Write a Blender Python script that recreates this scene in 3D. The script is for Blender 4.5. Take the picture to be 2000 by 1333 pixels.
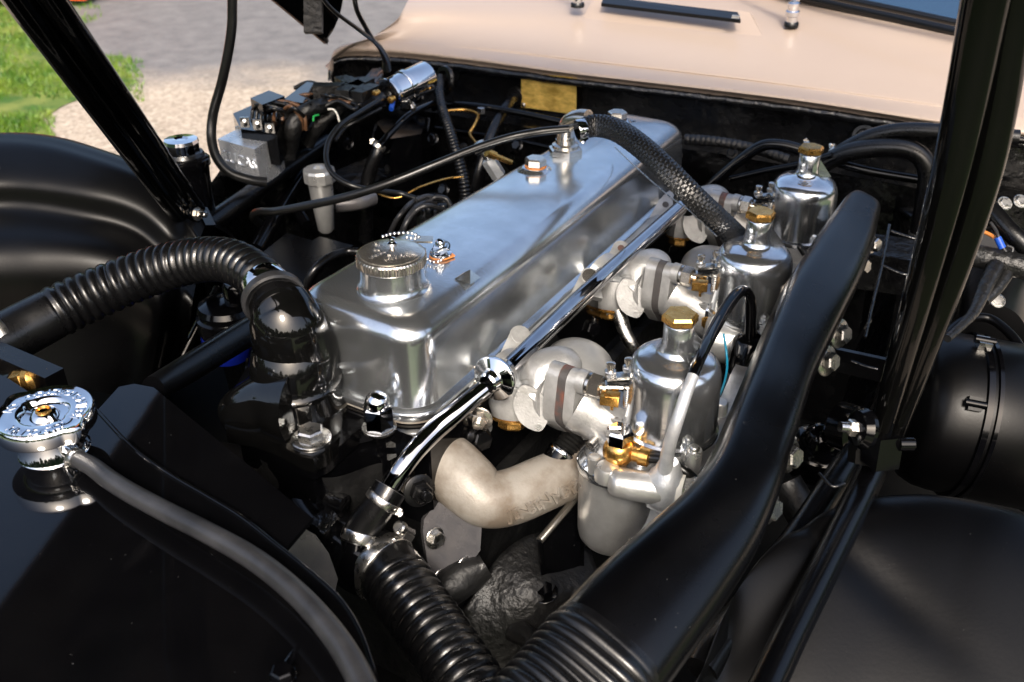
import bpy, bmesh, math, random
from mathutils import Vector, Matrix, noise
from math import sin, cos, pi, radians, sqrt

# ------------------------------------------------------------------ camera, world, sun
scn = bpy.context.scene
for o in list(bpy.data.objects): bpy.data.objects.remove(o)
COL = scn.collection
FPX = 1857.0; TH = radians(30.8); PH = radians(31.0)
CAM = Vector((0, 0, .54))
FW = Vector((-sin(PH)*cos(TH), cos(PH)*cos(TH), -sin(TH)))
RT = Vector((cos(PH), sin(PH), 0)); UP = RT.cross(FW)
cd = bpy.data.cameras.new('camera'); cam = bpy.data.objects.new('camera', cd); COL.objects.link(cam)
cam.matrix_world = Matrix.Translation(CAM) @ Matrix((RT, UP, -FW)).transposed().to_4x4()
cd.sensor_width = 36; cd.lens = 36*FPX/2000; cd.clip_start = .02; cd.clip_end = 3000
cd.dof.use_dof = True; cd.dof.focus_distance = .93; cd.dof.aperture_fstop = 9
scn.camera = cam
SUN_EL, SUN_AZ = radians(42), radians(148)     # azimuth clockwise from +Y
w = bpy.data.worlds.new("World"); scn.world = w; w.use_nodes = True
nt = w.node_tree; sky = nt.nodes.new('ShaderNodeTexSky'); sky.sky_type = 'NISHITA'; sky.sun_disc = False
sky.sun_elevation = SUN_EL; sky.sun_rotation = SUN_AZ; sky.air_density = 1.0; sky.dust_density = 5.5; sky.ozone_density = .6
bg = nt.nodes['Background']; nt.links.new(sky.outputs[0], bg.inputs[0]); bg.inputs[1].default_value = .15
sd = bpy.data.lights.new('sun', 'SUN'); sd.energy = 1.5; sd.angle = radians(12); sd.color = (1, .95, .87)
sun = bpy.data.objects.new('sun', sd); COL.objects.link(sun)
sv = Vector((sin(SUN_AZ)*cos(SUN_EL), cos(SUN_AZ)*cos(SUN_EL), sin(SUN_EL)))
sun.rotation_euler = sv.to_track_quat('Z', 'Y').to_euler(); sun.location = sv*20
vs = scn.view_settings; vs.view_transform = 'Standard'; vs.look = 'None'; vs.exposure = 1.1; vs.gamma = 1
scn.render.engine = 'CYCLES'
rnd = random.Random(7)

# ------------------------------------------------------------------ helpers
def W(x, y, z=None, X=None, Y=None, d=None):
    """a point of the photograph carried out to a real height z, station X / Y or distance d (cm)"""
    r = FW + RT*((x-1000)/FPX) - UP*((y-666.5)/FPX)
    if d is not None: return CAM + r*(d/100)
    if X is not None: return CAM + r*((X/100)/r.x)
    if Y is not None: return CAM + r*((Y/100)/r.y)
    return CAM + r*((z/100-CAM.z)/r.z)
def dep(p): return (p-CAM).dot(FW)
def RP(rpx, p): return rpx*dep(p)/FPX

def mat(name, col, rough=.4, metal=0., col2=None, nscale=30, bump=0., bscale=200, rvar=0., coat=0., spec=.5, mix=(.35, .65), stretch=None, det=6, ior=None, speck=0, speckcol=(.3,.28,.25), dist=.002):
    m = bpy.data.materials.new(name); m.use_nodes = True; t = m.node_tree; n = t.nodes; b = n['Principled BSDF']; L = t.links.new
    b.inputs['Metallic'].default_value = metal; b.inputs['Roughness'].default_value = rough
    b.inputs['Coat Weight'].default_value = coat; b.inputs['Coat Roughness'].default_value = .04
    b.inputs['Specular IOR Level'].default_value = spec
    tc = n.new('ShaderNodeNewGeometry'); mp = n.new('ShaderNodeMapping'); L(tc.outputs['Position'], mp.inputs[0])
    if stretch: mp.inputs['Scale'].default_value = stretch
    nz = n.new('ShaderNodeTexNoise'); nz.inputs['Scale'].default_value = nscale; nz.inputs['Detail'].default_value = det
    nz.inputs['Roughness'].default_value = .62
    L(mp.outputs[0], nz.inputs['Vector'])
    rp = n.new('ShaderNodeValToRGB'); e = rp.color_ramp.elements
    e[0].position, e[1].position = mix; e[0].color = (*col, 1); e[1].color = (*(col2 or col), 1)
    L(nz.outputs[0], rp.inputs[0]); cout = rp.outputs[0]
    if speck:
        s = n.new('ShaderNodeTexNoise'); s.inputs['Scale'].default_value = 420; s.inputs['Detail'].default_value = 2; L(mp.outputs[0], s.inputs['Vector'])
        sr = n.new('ShaderNodeValToRGB'); sr.color_ramp.elements[0].position = .74-speck; sr.color_ramp.elements[1].position = .78-speck
        L(s.outputs[0], sr.inputs[0]); mx = n.new('ShaderNodeMixRGB'); L(sr.outputs[0], mx.inputs[0]); L(cout, mx.inputs[1]); mx.inputs[2].default_value = (*speckcol, 1)
        cout = mx.outputs[0]
    L(cout, b.inputs['Base Color'])
    if rvar:
        r2 = n.new('ShaderNodeTexNoise'); r2.inputs['Scale'].default_value = nscale*.7; r2.inputs['Detail'].default_value = 8; L(mp.outputs[0], r2.inputs['Vector'])
        mr = n.new('ShaderNodeMapRange'); mr.inputs[1].default_value = .3; mr.inputs[2].default_value = .7
        mr.inputs[3].default_value = max(.01, rough-rvar); mr.inputs[4].default_value = rough+rvar
        L(r2.outputs[0], mr.inputs[0]); L(mr.outputs[0], b.inputs['Roughness'])
    if bump:
        bn = n.new('ShaderNodeTexNoise'); bn.inputs['Scale'].default_value = bscale; bn.inputs['Detail'].default_value = 5; L(mp.outputs[0], bn.inputs['Vector'])
        bp = n.new('ShaderNodeBump'); bp.inputs['Strength'].default_value = bump; bp.inputs['Distance'].default_value = dist
        L(bn.outputs[0], bp.inputs['Height']); L(bp.outputs[0], b.inputs['Normal'])
        if coat: L(bp.outputs[0], b.inputs['Coat Normal'])
    return m
M = {}
M['alu'] = mat('polished_aluminium', (.56,.59,.615), .20, .95, (.68,.71,.735), 22, .10, 260, rvar=.035, speck=.02, speckcol=(.80,.82,.84), dist=.0008)
M['bell'] = mat('bright_aluminium', (.60,.63,.66), .17, .96, (.78,.80,.83), 30, .10, 260, rvar=.09, speck=-.02, speckcol=(.9,.9,.9), dist=.0008)
M['cast'] = mat('cast_aluminium', (.33,.33,.325), .40, .6, (.46,.46,.455), 38, .55, 480, rvar=.1, speck=-.005, speckcol=(.24,.21,.18), mix=(.40,.62), dist=.0006)
M['castdirty'] = mat('stained_cast_aluminium', (.16,.13,.10), .50, .15, (.285,.265,.235), 20, .5, 480, rvar=.08, speck=.01, speckcol=(.16,.10,.06), mix=(.38,.60), dist=.0006)
M['dullalu'] = mat('dull_aluminium', (.46,.46,.45), .33, .75, (.60,.60,.59), 30, .16, 250, rvar=.08, speck=0, speckcol=(.7,.7,.7))
M['chrome'] = mat('chrome', (.80,.81,.83), .05, 1, (.74,.75,.77), 40, rvar=.02)
M['chromedarkrefl'] = mat('chrome_dark_reflections', (.42,.42,.44), .05, 1, (.48,.48,.50), 40, rvar=.02)  # chrome with its colour lowered to stand in for dark reflections on the pipe
M['nickel'] = mat('nickel_plate', (.58,.54,.48), .22, .95, (.70,.66,.60), 60, .05, 300, rvar=.05)
M['steel'] = mat('plated_steel', (.52,.51,.49), .28, 1, (.66,.64,.60), 160, .1, 500, rvar=.1)
M['zinc'] = mat('zinc_grey_pipe', (.48,.50,.52), .42, .6, (.62,.63,.64), 80, .2, 500, rvar=.1)
M['box'] = mat('bright_cast_box', (.55,.57,.60), .26, .75, (.70,.72,.75), 40, .1, 300, rvar=.06)
M['brass'] = mat('brass', (.60,.31,.07), .26, .95, (.74,.43,.13), 120, .1, 400, rvar=.1)
M['brassplate'] = mat('brushed_brass_sheet', (.40,.26,.05), .42, .5, (.90,.62,.16), 38, .35, 90, rvar=.16, stretch=(1,1,2), dist=.003)
M['gloss'] = mat('gloss_black_paint', (.003,.003,.004), .10, 0, (.005,.005,.006), 30, .03, 60, rvar=.05, spec=.38, speck=-.015, speckcol=(.06,.06,.06))
M['mirror'] = mat('deep_gloss_black_paint', (.004,.004,.005), .045, 0, (.006,.006,.007), 20, .015, 12, coat=0, spec=.38, speck=-.02, speckcol=(.06,.06,.06), dist=.004)
M['bumpy'] = mat('brushed_black_paint', (.004,.004,.005), .24, 0, (.009,.009,.010), 35, .7, 45, rvar=.12, spec=.7, speck=-.04, speckcol=(.16,.15,.14), dist=.006)
M['elbow'] = mat('thick_gloss_enamel', (.002,.002,.002), .09, 0, (.003,.003,.003), 30, .12, 45, spec=.6, rvar=.04)
M['stay'] = mat('stay_black_paint', (.003,.003,.003), .06, 0, (.004,.004,.004), 30, .22, 26, spec=.24, rvar=.03, stretch=(1,1,.35), dist=.003)
M['pit'] = mat('dusty_black_floor', (.006,.006,.006), .8, 0, (.012,.012,.011), 20, spec=.1)
M['satin'] = mat('satin_black_paint', (.002,.002,.0025), .26, 0, (.003,.003,.004), 18, .12, 500, rvar=.04, spec=.4, speck=-.015, speckcol=(.07,.07,.07), dist=.0005)
M['wing'] = mat('satin_black_wing', (.002,.002,.0025), .32, 0, (.0035,.0035,.004), 6, .1, 300, rvar=.05, spec=.22, speck=-.02, speckcol=(.06,.06,.06), dist=.0006)
M['grey'] = mat('greasy_grey_plate', (.10,.10,.11), .32, .4, (.18,.17,.17), 18, .3, 120, rvar=.1)
M['soot'] = mat('engine_block_black', (.012,.012,.013), .42, 0, (.026,.026,.026), 40, .6, 90, rvar=.12, spec=.4, speck=-.03, speckcol=(.06,.06,.06), dist=.003)
M['rubber'] = mat('black_rubber', (.006,.006,.007), .28, 0, (.011,.011,.012), 50, .2, 400, rvar=.08, spec=.5, dist=.0006)
M['hose'] = mat('worn_rubber_hose', (.014,.014,.015), .36, 0, (.035,.035,.037), 25, .25, 350, rvar=.08, spec=.5, dist=.0006)
M['braid'] = mat('woven_hose', (.008,.008,.0085), .25, 0, (.014,.014,.014), 60, .1, 400, spec=.8)
M['wire'] = mat('black_cable', (.012,.012,.012), .28, 0, (.02,.02,.02), 50, .05, 300)
M['brownwire'] = mat('brown_cable', (.12,.06,.03), .45)
M['bluewire'] = mat('blue_sleeve', (.01,.07,.42), .35)
M['teal'] = mat('teal_cable', (.01,.22,.36), .35)
M['greenwire'] = mat('green_cable', (.02,.35,.06), .4)
M['orange'] = mat('orange_gasket', (.55,.20,.05), .45)
M['gasket'] = mat('dark_gasket', (.05,.046,.045), .5, 0, (.16,.05,.03), 26, .2, 400, mix=(.52,.68))
M['tape'] = mat('black_tape', (.014,.014,.015), .4, 0, (.03,.03,.03), 70, .9, 120, dist=.003)
M['pink'] = mat('pale_pink_paint', (.35,.275,.22), .36, 0, (.365,.29,.234), 3, .01, 20, coat=.15)
M['glass'] = mat('windscreen_glass', (.02,.05,.10), .04, 0, coat=1)
M['seal'] = mat('windscreen_rubber', (.008,.008,.009), .3)
M['white'] = mat('white_print', (.7,.68,.6), .5)
M['red'] = mat('red_print', (.45,.08,.04), .5)
M['bluefluid'] = mat('blue_bottle', (.003,.008,.12), .15)
M['carorange'] = mat('orange_car_paint', (.65,.12,.03), .25, coat=.8)
M['brown'] = mat('bonnet_edge_trim', (.20,.13,.10), .4)
M['green'] = M['grassdark'] = mat('grass', (.05,.13,.012), .7, 0, (.14,.24,.03), 6)

for k_ in ('gloss','mirror','bumpy','satin','wing','rubber','wire','tape','seal','soot','stay','pit'):
    for nd_ in M[k_].node_tree.nodes:
        if nd_.type == 'VALTORGB' and nd_.color_ramp.elements[1].color[0] < .05:
            for e_ in nd_.color_ramp.elements: e_.color = [c_*.35 for c_ in e_.color[:3]]+[1]
ORG = {}
def org(o): return ORG[o.name]
def link(name, verts, faces, m, parent=None, smooth=True, auto=None):
    o0 = org(parent) if parent else Vector((0,0,0))
    if not parent:
        c = Vector((0,0,0))
        for v in verts: c += Vector(v)
        c /= len(verts); c.z = min(v[2] for v in verts); o0 = c
    me = bpy.data.meshes.new(name)
    me.from_pydata([tuple(Vector(v)-o0) for v in verts], [], faces)
    me.materials.append(m if not isinstance(m, str) else M[m]); me.update()
    if smooth:
        me.polygons.foreach_set('use_smooth', [True]*len(me.polygons))
        if auto is not None: me.set_sharp_from_angle(angle=radians(auto))
    o = bpy.data.objects.new(name, me); COL.objects.link(o)
    if parent: o.parent = parent
    else: o.location = o0
    ORG[o.name] = o0.copy()
    return o
def T(name, label, cat, loc, group=None):
    o = bpy.data.objects.new(name, None); COL.objects.link(o); o.location = loc; o.empty_display_size = .02
    ORG[o.name] = Vector(loc); tag(o, label, cat, group); return o
def tag(o, label, cat, group=None):
    o['label'] = label; o['category'] = cat
    if group: o['group'] = group
    return o
def copy_tree(o, delta, label=None, parent=None):
    c = o.copy(); COL.objects.link(c); ORG[c.name] = org(o)+delta
    if parent: c.parent = parent
    else: c.location = o.location+delta
    if label: c['label'] = label
    for ch in list(o.children): copy_tree(ch, delta, None, c)
    return c
def build(name, bm, m, parent=None, auto=35, bevel=0, seg=2, smooth=True):
    if bevel:
        es = [e for e in bm.edges if len(e.link_faces) == 2 and e.calc_face_angle(0) > radians(25)]
        bmesh.ops.bevel(bm, geom=es, offset=bevel, segments=seg, affect='EDGES', profile=.5, clamp_overlap=True)
    bmesh.ops.recalc_face_normals(bm, faces=bm.faces)
    bm.verts.index_update()
    vs_ = [v.co.copy() for v in bm.verts]; fs = [[v.index for v in f.verts] for f in bm.faces]; bm.free()
    return link(name, vs_, fs, m, parent, smooth, auto)
def frame(axis, hint=None):
    a = Vector(axis).normalized(); h = Vector(hint) if hint else (Vector((0,0,1)) if abs(a.z) < .9 else Vector((0,1,0)))
    u = h.cross(a).normalized(); v = a.cross(u); return u, v, a     # u,v,a right-handed
def catmull(P, n=10):
    P = [tuple(p) for p in P]; Q = [tuple(2*a-b for a, b in zip(P[0], P[1]))]+P+[tuple(2*a-b for a, b in zip(P[-1], P[-2]))]
    out = []
    for i in range(1, len(Q)-2):
        p0, p1, p2, p3 = Q[i-1:i+3]
        for k in range(n):
            t = k/n
            out.append(tuple(.5*(2*b+(c-a)*t+(2*a-5*b+4*c-d)*t*t+(-a+3*b-3*c+d)*t**3) for a, b, c, d in zip(p0, p1, p2, p3)))
    out.append(P[-1]); return out
def sweep(P, seg=20, n=10, sq=0, corr=None, step=None, flat=1., hint=None, braid=None, wob=0):
    """P: list of (Vector, r). returns verts, faces of a smooth tube along a curve"""
    C = catmull([(p.x, p.y, p.z, r) for p, r in P], n) if len(P) > 2 else [(p.x, p.y, p.z, r) for p, r in P]
    pts = [Vector(c[:3]) for c in C]; rs = [c[3] for c in C]
    if step or corr or braid:
        step = step or (corr[0]/9 if corr else braid/6)
        S = [0]
        for a, b in zip(pts, pts[1:]): S.append(S[-1]+(b-a).length)
        N = max(2, int(S[-1]/step)); q = []; qr = []; j = 0; ss = []
        for i in range(N+1):
            s = S[-1]*i/N
            while j < len(S)-2 and S[j+1] < s: j += 1
            t = (s-S[j])/max(1e-9, S[j+1]-S[j]); q.append(pts[j].lerp(pts[j+1], t)); qr.append(rs[j]+(rs[j+1]-rs[j])*t); ss.append(s)
        pts, rs = q, qr
        if corr:
            pitch, amp, s0, s1 = corr; s1 = S[-1]-s1
            for i, s in enumerate(ss):
                if s0 < s < s1:
                    k = min(1, (s-s0)/pitch, (s1-s)/pitch); rs[i] += amp*k*(abs(sin(pi*s/pitch))**.55*1.6-1)
    verts = []; faces = []
    t0 = (pts[1]-pts[0]).normalized(); u, v, _ = frame(t0, hint); N = len(pts)
    for i in range(N):
        t = (pts[min(i+1, N-1)]-pts[max(i-1, 0)]).normalized()
        q = t0.rotation_difference(t); u = q @ u; v = q @ v; t0 = t
        for k in range(seg):
            a = 2*pi*k/seg; r = rs[i]
            if sq: r *= (abs(cos(a))**sq+abs(sin(a))**sq)**(-1/sq)
            if braid:
                r *= 1+.085*(1 if ((k+i//3) % 2) else -.6)*(sin(pi*((i % 3)+.5)/3))
            if wob: r *= 1+wob*noise.noise(pts[i]*40+Vector((cos(a), sin(a), 0)))
            verts.append(pts[i]+u*(r*cos(a))+v*(r*sin(a)*flat))
    for i in range(N-1):
        for k in range(seg):
            k2 = (k+1) % seg; faces.append((i*seg+k, i*seg+k2, (i+1)*seg+k2, (i+1)*seg+k))
    faces.append(tuple(reversed(range(seg)))); faces.append(tuple((N-1)*seg+k for k in range(seg)))
    return verts, faces
def PP(pts, r=None):
    """pixel list -> [(Vector, radius m)]; entries (x, y, z_cm, r_px) or (x, y, {'d':..}, r_px)"""
    out = []
    for q in pts:
        p = W(q[0], q[1], **q[2]) if isinstance(q[2], dict) else W(q[0], q[1], z=q[2])
        out.append((p, RP(q[3] if len(q) > 3 else r, p)))
    return out
def tube(name, pts, m, parent=None, **k):
    r = k.pop('r', None)
    if not isinstance(pts[0][0], Vector): pts = PP(pts, r)
    v, f = sweep(pts, **k); return link(name, v, f, m, parent, True, 50)
def lathe(name, prof, m, loc, axis=(0,0,1), parent=None, seg=40, hint=None, auto=40, rim=None):
    """prof: [(r, h)] along axis"""
    u, v, a = frame(axis, hint); verts = []; faces = []; loc = Vector(loc)
    for r, h in prof:
        for k in range(seg):
            t = 2*pi*k/seg; rr = r*(rim(t, h) if rim else 1)
            verts.append(loc+u*(rr*cos(t))+v*(rr*sin(t))+a*h)
    n = len(prof)
    for i in range(n-1):
        for k in range(seg):
            k2 = (k+1) % seg; faces.append((i*seg+k, i*seg+k2, (i+1)*seg+k2, (i+1)*seg+k))
    faces.append(tuple(reversed(range(seg)))); faces.append(tuple((n-1)*seg+k for k in range(seg)))
    return link(name, verts, faces, m, parent, True, auto)
def hexp(name, loc, axis, r, h, m, parent=None, ch=.18, rot=0):
    """hexagon head with chamfered top"""
    u, v, a = frame(axis); bm = bmesh.new(); rings = []; loc = Vector(loc)
    for rr, hh in ((r*.94, 0), (r, h*.06), (r, h*(1-ch)), (r*.86, h)):
        rings.append([bm.verts.new(loc+u*(rr*cos(pi/3*k+rot))+v*(rr*sin(pi/3*k+rot))+a*hh) for k in range(6)])
    for A, B in zip(rings, rings[1:]):
        for k in range(6): bm.faces.new((A[k], A[(k+1) % 6], B[(k+1) % 6], B[k]))
    bm.faces.new(list(reversed(rings[0]))); bm.faces.new(rings[-1])
    return build(name, bm, m, parent, auto=20, bevel=r*.05, seg=1)
def bolt(loc, axis, r, label, cat='bolt', group=None, m='steel', h=None, stud=0, washer=1.45, name='hex_bolt', parent=None, rot=0):
    t = parent or T(name, label, cat, loc, group); h = h or r*.75; a = Vector(axis).normalized()
    if washer: lathe('washer', [(r*washer*.97, 0), (r*washer, r*.05), (r*washer, r*.14), (r*washer*.95, r*.2), (r*.4, r*.2)], m, loc, axis, t, 24)
    hexp('hex_head', Vector(loc)+a*r*.2, axis, r, h, m, t, rot=rot)
    if stud: lathe('threaded_stud', [(r*.5, 0), (r*.5, stud*.85), (r*.38, stud)], m, Vector(loc)+a*(h+r*.2), axis, t, 14)
    return t
def prism(name, pts, depth, m, parent=None, bevel=.001, seg=2, dirv=None, auto=35):
    """closed outline in space (list of Vector) extruded by dirv*depth"""
    bm = bmesh.new(); n = len(pts)
    if dirv is None: dirv = -((pts[1]-pts[0]).cross(pts[2]-pts[1])).normalized()
    A = [bm.verts.new(p) for p in pts]; B = [bm.verts.new(p+Vector(dirv)*depth) for p in pts]
    bm.faces.new(A); bm.faces.new(list(reversed(B)))
    for i in range(n): bm.faces.new((A[i], B[i], B[(i+1) % n], A[(i+1) % n]))
    return build(name, bm, m, parent, auto, bevel, seg)
def box(name, c, s, m, parent=None, bevel=.001, rotz=0, axes=None, seg=2, taper=1.):
    """box centre c, size s, axes optional (u,v,w)"""
    if axes is None: R_ = Matrix.Rotation(rotz, 3, 'Z'); axes = [R_ @ Vector(a) for a in ((1,0,0),(0,1,0),(0,0,1))]
    bm = bmesh.new(); vv = []
    for k in (-1, 1):
        for i, j in ((-1,-1),(1,-1),(1,1),(-1,1)):
            f = taper if k == 1 else 1
            vv.append(bm.verts.new(Vector(c)+axes[0]*(i*s[0]/2*f)+axes[1]*(j*s[1]/2*f)+axes[2]*(k*s[2]/2)))
    for f in ((3,2,1,0),(4,5,6,7),(0,1,5,4),(1,2,6,5),(2,3,7,6),(3,0,4,7)): bm.faces.new([vv[i] for i in f])
    return build(name, bm, m, parent, 35, bevel, seg)
def patch(name, grid, m, parent=None, nu=8, nv=8, thick=0, bumpf=None, auto=60):
    """smooth sheet through a grid (rows of equal length) of points"""
    rows = [catmull([tuple(p) for p in r], nu) for r in grid]
    cols = [catmull([rows[i][j] for i in range(len(rows))], nv) for j in range(len(rows[0]))]
    nj = len(cols); ni = len(cols[0]); verts = [Vector(cols[j][i]) for i in range(ni) for j in range(nj)]
    if bumpf: verts = [bumpf(v) for v in verts]
    faces = [(i*nj+j, i*nj+j+1, (i+1)*nj+j+1, (i+1)*nj+j) for i in range(ni-1) for j in range(nj-1)]
    o = link(name, verts, faces, m, parent, True, auto)
    if thick:
        md = o.modifiers.new('thickness', 'SOLIDIFY'); md.thickness = thick; md.offset = 0
    return o
def text(name, s, size, origin, ux, uy, m, parent, ext=.0003, bold=0, space=1.):
    cu = bpy.data.curves.new(name, 'FONT'); cu.body = s; cu.size = size; cu.extrude = ext; cu.align_x = 'CENTER'; cu.align_y = 'CENTER'; cu.offset = bold; cu.space_character = space; cu.resolution_u = 3
    to = bpy.data.objects.new('tmp', cu); COL.objects.link(to)
    me = bpy.data.meshes.new_from_object(to.evaluated_get(bpy.context.evaluated_depsgraph_get()))
    bpy.data.objects.remove(to); ux = Vector(ux).normalized(); uz = ux.cross(Vector(uy)).normalized(); uy = uz.cross(ux)
    vs_ = [Vector(origin)+ux*v.co.x+uy*v.co.y+uz*v.co.z for v in me.vertices]; fs = [tuple(p.vertices) for p in me.polygons]
    bpy.data.meshes.remove(me)
    return link(name, vs_, fs, m, parent, False)
def clamp(name, p, axis, r, w_, m, parent=None, label=None, screw=True, sdir=None, group=None):
    """worm drive clip round a hose at p"""
    t = parent or T(name, label, 'hose clip', p, group); a = Vector(axis).normalized()
    lathe('band', [(r*.97, -w_/2), (r*1.03, -w_/2), (r*1.055, -w_*.42), (r*1.055, w_*.42), (r*1.03, w_/2), (r*.97, w_/2)], m, p, a, t, 40)
    if screw:
        u, v, _ = frame(a); s = Vector(sdir).normalized() if sdir else v; s = (s-a*s.dot(a)).normalized(); tt = a.cross(s)
        q = Vector(p)+s*r*1.12
        hs = box('screw_housing', q, (w_*.9, r*.5, r*.2), m, t, r*.02, axes=(a, tt, s))
        sc = lathe('clip_screw', [(r*.13, -r*.3), (r*.13, r*.3), (r*.2, r*.3), (r*.2, r*.5), (r*.15, r*.55)], m, q+s*r*.12, tt, hs, 12)
    return t
X_, Y_, Z_ = Vector((1,0,0)), Vector((0,1,0)), Vector((0,0,1))

# ================================================================== THE SETTING
def ground_mat():
    m = bpy.data.materials.new('drive_ground'); m.use_nodes = True; t = m.node_tree; n = t.nodes; L = t.links.new; b = n['Principled BSDF']
    g = n.new('ShaderNodeNewGeometry')
    def nz(s, d=6, r=.6):
        x = n.new('ShaderNodeTexNoise'); x.inputs['Scale'].default_value = s; x.inputs['Detail'].default_value = d; x.inputs['Roughness'].default_value = r; L(g.outputs['Position'], x.inputs['Vector']); return x.outputs[0]
    def ramp(i, *st):
        r = n.new('ShaderNodeValToRGB'); e = r.color_ramp.elements
        while len(e) < len(st): e.new(.5)
        for k, (p, c) in enumerate(st): e[k].position = p; e[k].color = (*c, 1)
        L(i, r.inputs[0]); return r.outputs[0]
    def mix(f, a, c):
        x = n.new('ShaderNodeMixRGB'); L(f, x.inputs[0]); L(a, x.inputs[1]); L(c, x.inputs[2]); return x.outputs[0]
    asph = ramp(nz(9, 9, .7), (.3, (.105,.102,.103)), (.7, (.20,.193,.188)))
    vor = n.new('ShaderNodeTexVoronoi'); vor.inputs['Scale'].default_value = 48; L(g.outputs['Position'], vor.inputs['Vector'])
    grav = ramp(vor.outputs['Color'], (.1, (.14,.11,.08)), (.5, (.29,.235,.175)), (.9, (.50,.43,.34)))
    grav2 = mix(nz(5), grav, ramp(nz(60), (.4, (.32,.27,.21)), (.6, (.58,.49,.39))))
    # gravel band runs between the car and the worn asphalt
    sp = n.new('ShaderNodeSeparateXYZ'); L(g.outputs['Position'], sp.inputs[0])
    ma = n.new('ShaderNodeMath'); ma.operation = 'MULTIPLY_ADD'; L(nz(2.2), ma.inputs[0]); ma.inputs[1].default_value = 1.0
    dd = n.new('ShaderNodeVectorMath'); dd.operation = 'DOT_PRODUCT'; dd.inputs[1].default_value = (-sin(PH), cos(PH), 0); L(g.outputs['Position'], dd.inputs[0]); L(dd.outputs['Value'], ma.inputs[2])
    fac = ramp(ma.outputs[0], (.0, (0,0,0)), (1., (1,1,1)))
    mr = n.new('ShaderNodeMapRange'); mr.inputs[1].default_value = 4.95; mr.inputs[2].default_value = 5.5; L(ma.outputs[0], mr.inputs[0])
    L(mix(mr.outputs[0], grav2, asph), b.inputs['Base Color']); b.inputs['Roughness'].default_value = .85
    bp = n.new('ShaderNodeBump'); bp.inputs['Strength'].default_value = .5; bp.inputs['Distance'].default_value = .006; L(vor.outputs['Distance'], bp.inputs['Height']); L(bp.outputs[0], b.inputs['Normal'])
    return m
GZ = -75
gm = ground_mat()
o = link('ground', [(-400,-400,GZ/100),(400,-400,GZ/100),(400,400,GZ/100),(-400,400,GZ/100)], [(0,1,2,3)], gm, None, False); o['kind'] = 'structure'

def grass():
    vs_, fs = [], []; r = random.Random(3)
    def inside(x, y):   # photo position -> grass density
        edge = 265 if y > 150 else 330
        e = 150+60*noise.noise(Vector((y*.02, 1, 0)))+ (70 if 110 < y < 185 else 0) - (60 if y > 195 else 0)
        if x < e-40: return .97
        if x < e+20: return .45
        return .0
    n = 0
    while n < 42000:
        x = r.uniform(-300, 290); y = r.uniform(-60, 330)
        dn = inside(x, y)
        p = W(x, y, z=GZ)
        dn *= max(0, min(1, .75+1.6*noise.noise(p*3)))
        if 120 < y < 200 and 170 < x < 280: dn = max(dn, .25)
        if r.random() > dn: n += .25; continue
        n += 1
        h = r.uniform(.008, .038); a = r.uniform(0, 2*pi); b_ = r.uniform(0, .03); s = Vector((cos(a), sin(a), 0))*.004; c = r.uniform(0, 2*pi)
        i = len(vs_); q = p+Vector((cos(c)*b_, sin(c)*b_, h))
        vs_ += [p-s, p+s, q]; fs.append((i, i+1, i+2))
    gm2 = mat('grass_blades', (.035,.12,.006), .5, 0, (.16,.24,.02), 9)
    o = link('grass_verge', vs_, fs, gm2, None, False); o['kind'] = 'stuff'; tag(o, 'short bright green grass along the edge of the gravel drive', 'grass')
    # turf under the blades
    tv = [W(x, y, z=GZ)+Vector((0,0,.004)) for x, y in ((-900,-60),(115,-60),(150,0),(125,60),(160,110),(250,135),(265,165),(180,185),(120,210),(85,235),(110,265),(90,290),(60,330),(-900,330))]
    t = link('turf_patch', tv, [tuple(range(len(tv)))], mat('turf', (.035,.10,.008), .9, 0, (.17,.20,.04), 7), None, False); t['kind'] = 'structure'
grass()
t_ = link('lawn', [(-60,-60,GZ/100+.006),(60,-60,GZ/100+.006),(60,9,GZ/100+.006),(2.2,3.0,GZ/100+.006),(1.1,.2,GZ/100+.006),(.4,-.7,GZ/100+.006),(-2.0,-1.2,GZ/100+.006),(-60,-1.5,GZ/100+.006)], [(0,1,2,3,4,5,6,7)], mat('lawn_turf', (.025,.055,.012), .9, 0, (.075,.10,.03), 3), None, False); t_['kind'] = 'structure'

# orange car parked beyond the drive (only its sill and tyre reach the picture)
def orange_car():
    c = W(-10, 12, z=GZ); t = T('parked_car', 'orange car parked far off at the top left corner', 'car', c)
    ax = RT; ay = Z_.cross(ax)
    prof = [(-2,.035),(-2.05,.6),(-1.9,.75),(-1.0,.85),(-.5,1.3),(.7,1.32),(1.3,.9),(1.95,.8),(2.05,.5),(2.,.035)]
    pts = [c+ax*(x*.9-1.2)+Z_*z for x, z in prof]
    prism('body', pts, 1.5, 'carorange', t, .05, 2, dirv=ay)
    prism('sill_lip', [c+ax*(x*.9-1.2)+Z_*z for x, z in ((-1.95,.004),(-1.95,.033),(1.97,.033),(1.97,.004))], 1.4, 'rubber', t, .004, 1, dirv=ay)
    for x in (-1.25, 1.25):
        lathe('wheel', [(.1,-.09),(.31,-.09),(.33,-.05),(.33,.05),(.31,.09),(.1,.09)], 'rubber', c+ax*(x*.9-1.2)+Z_*.33, ay, t, 28)
orange_car()

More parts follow.
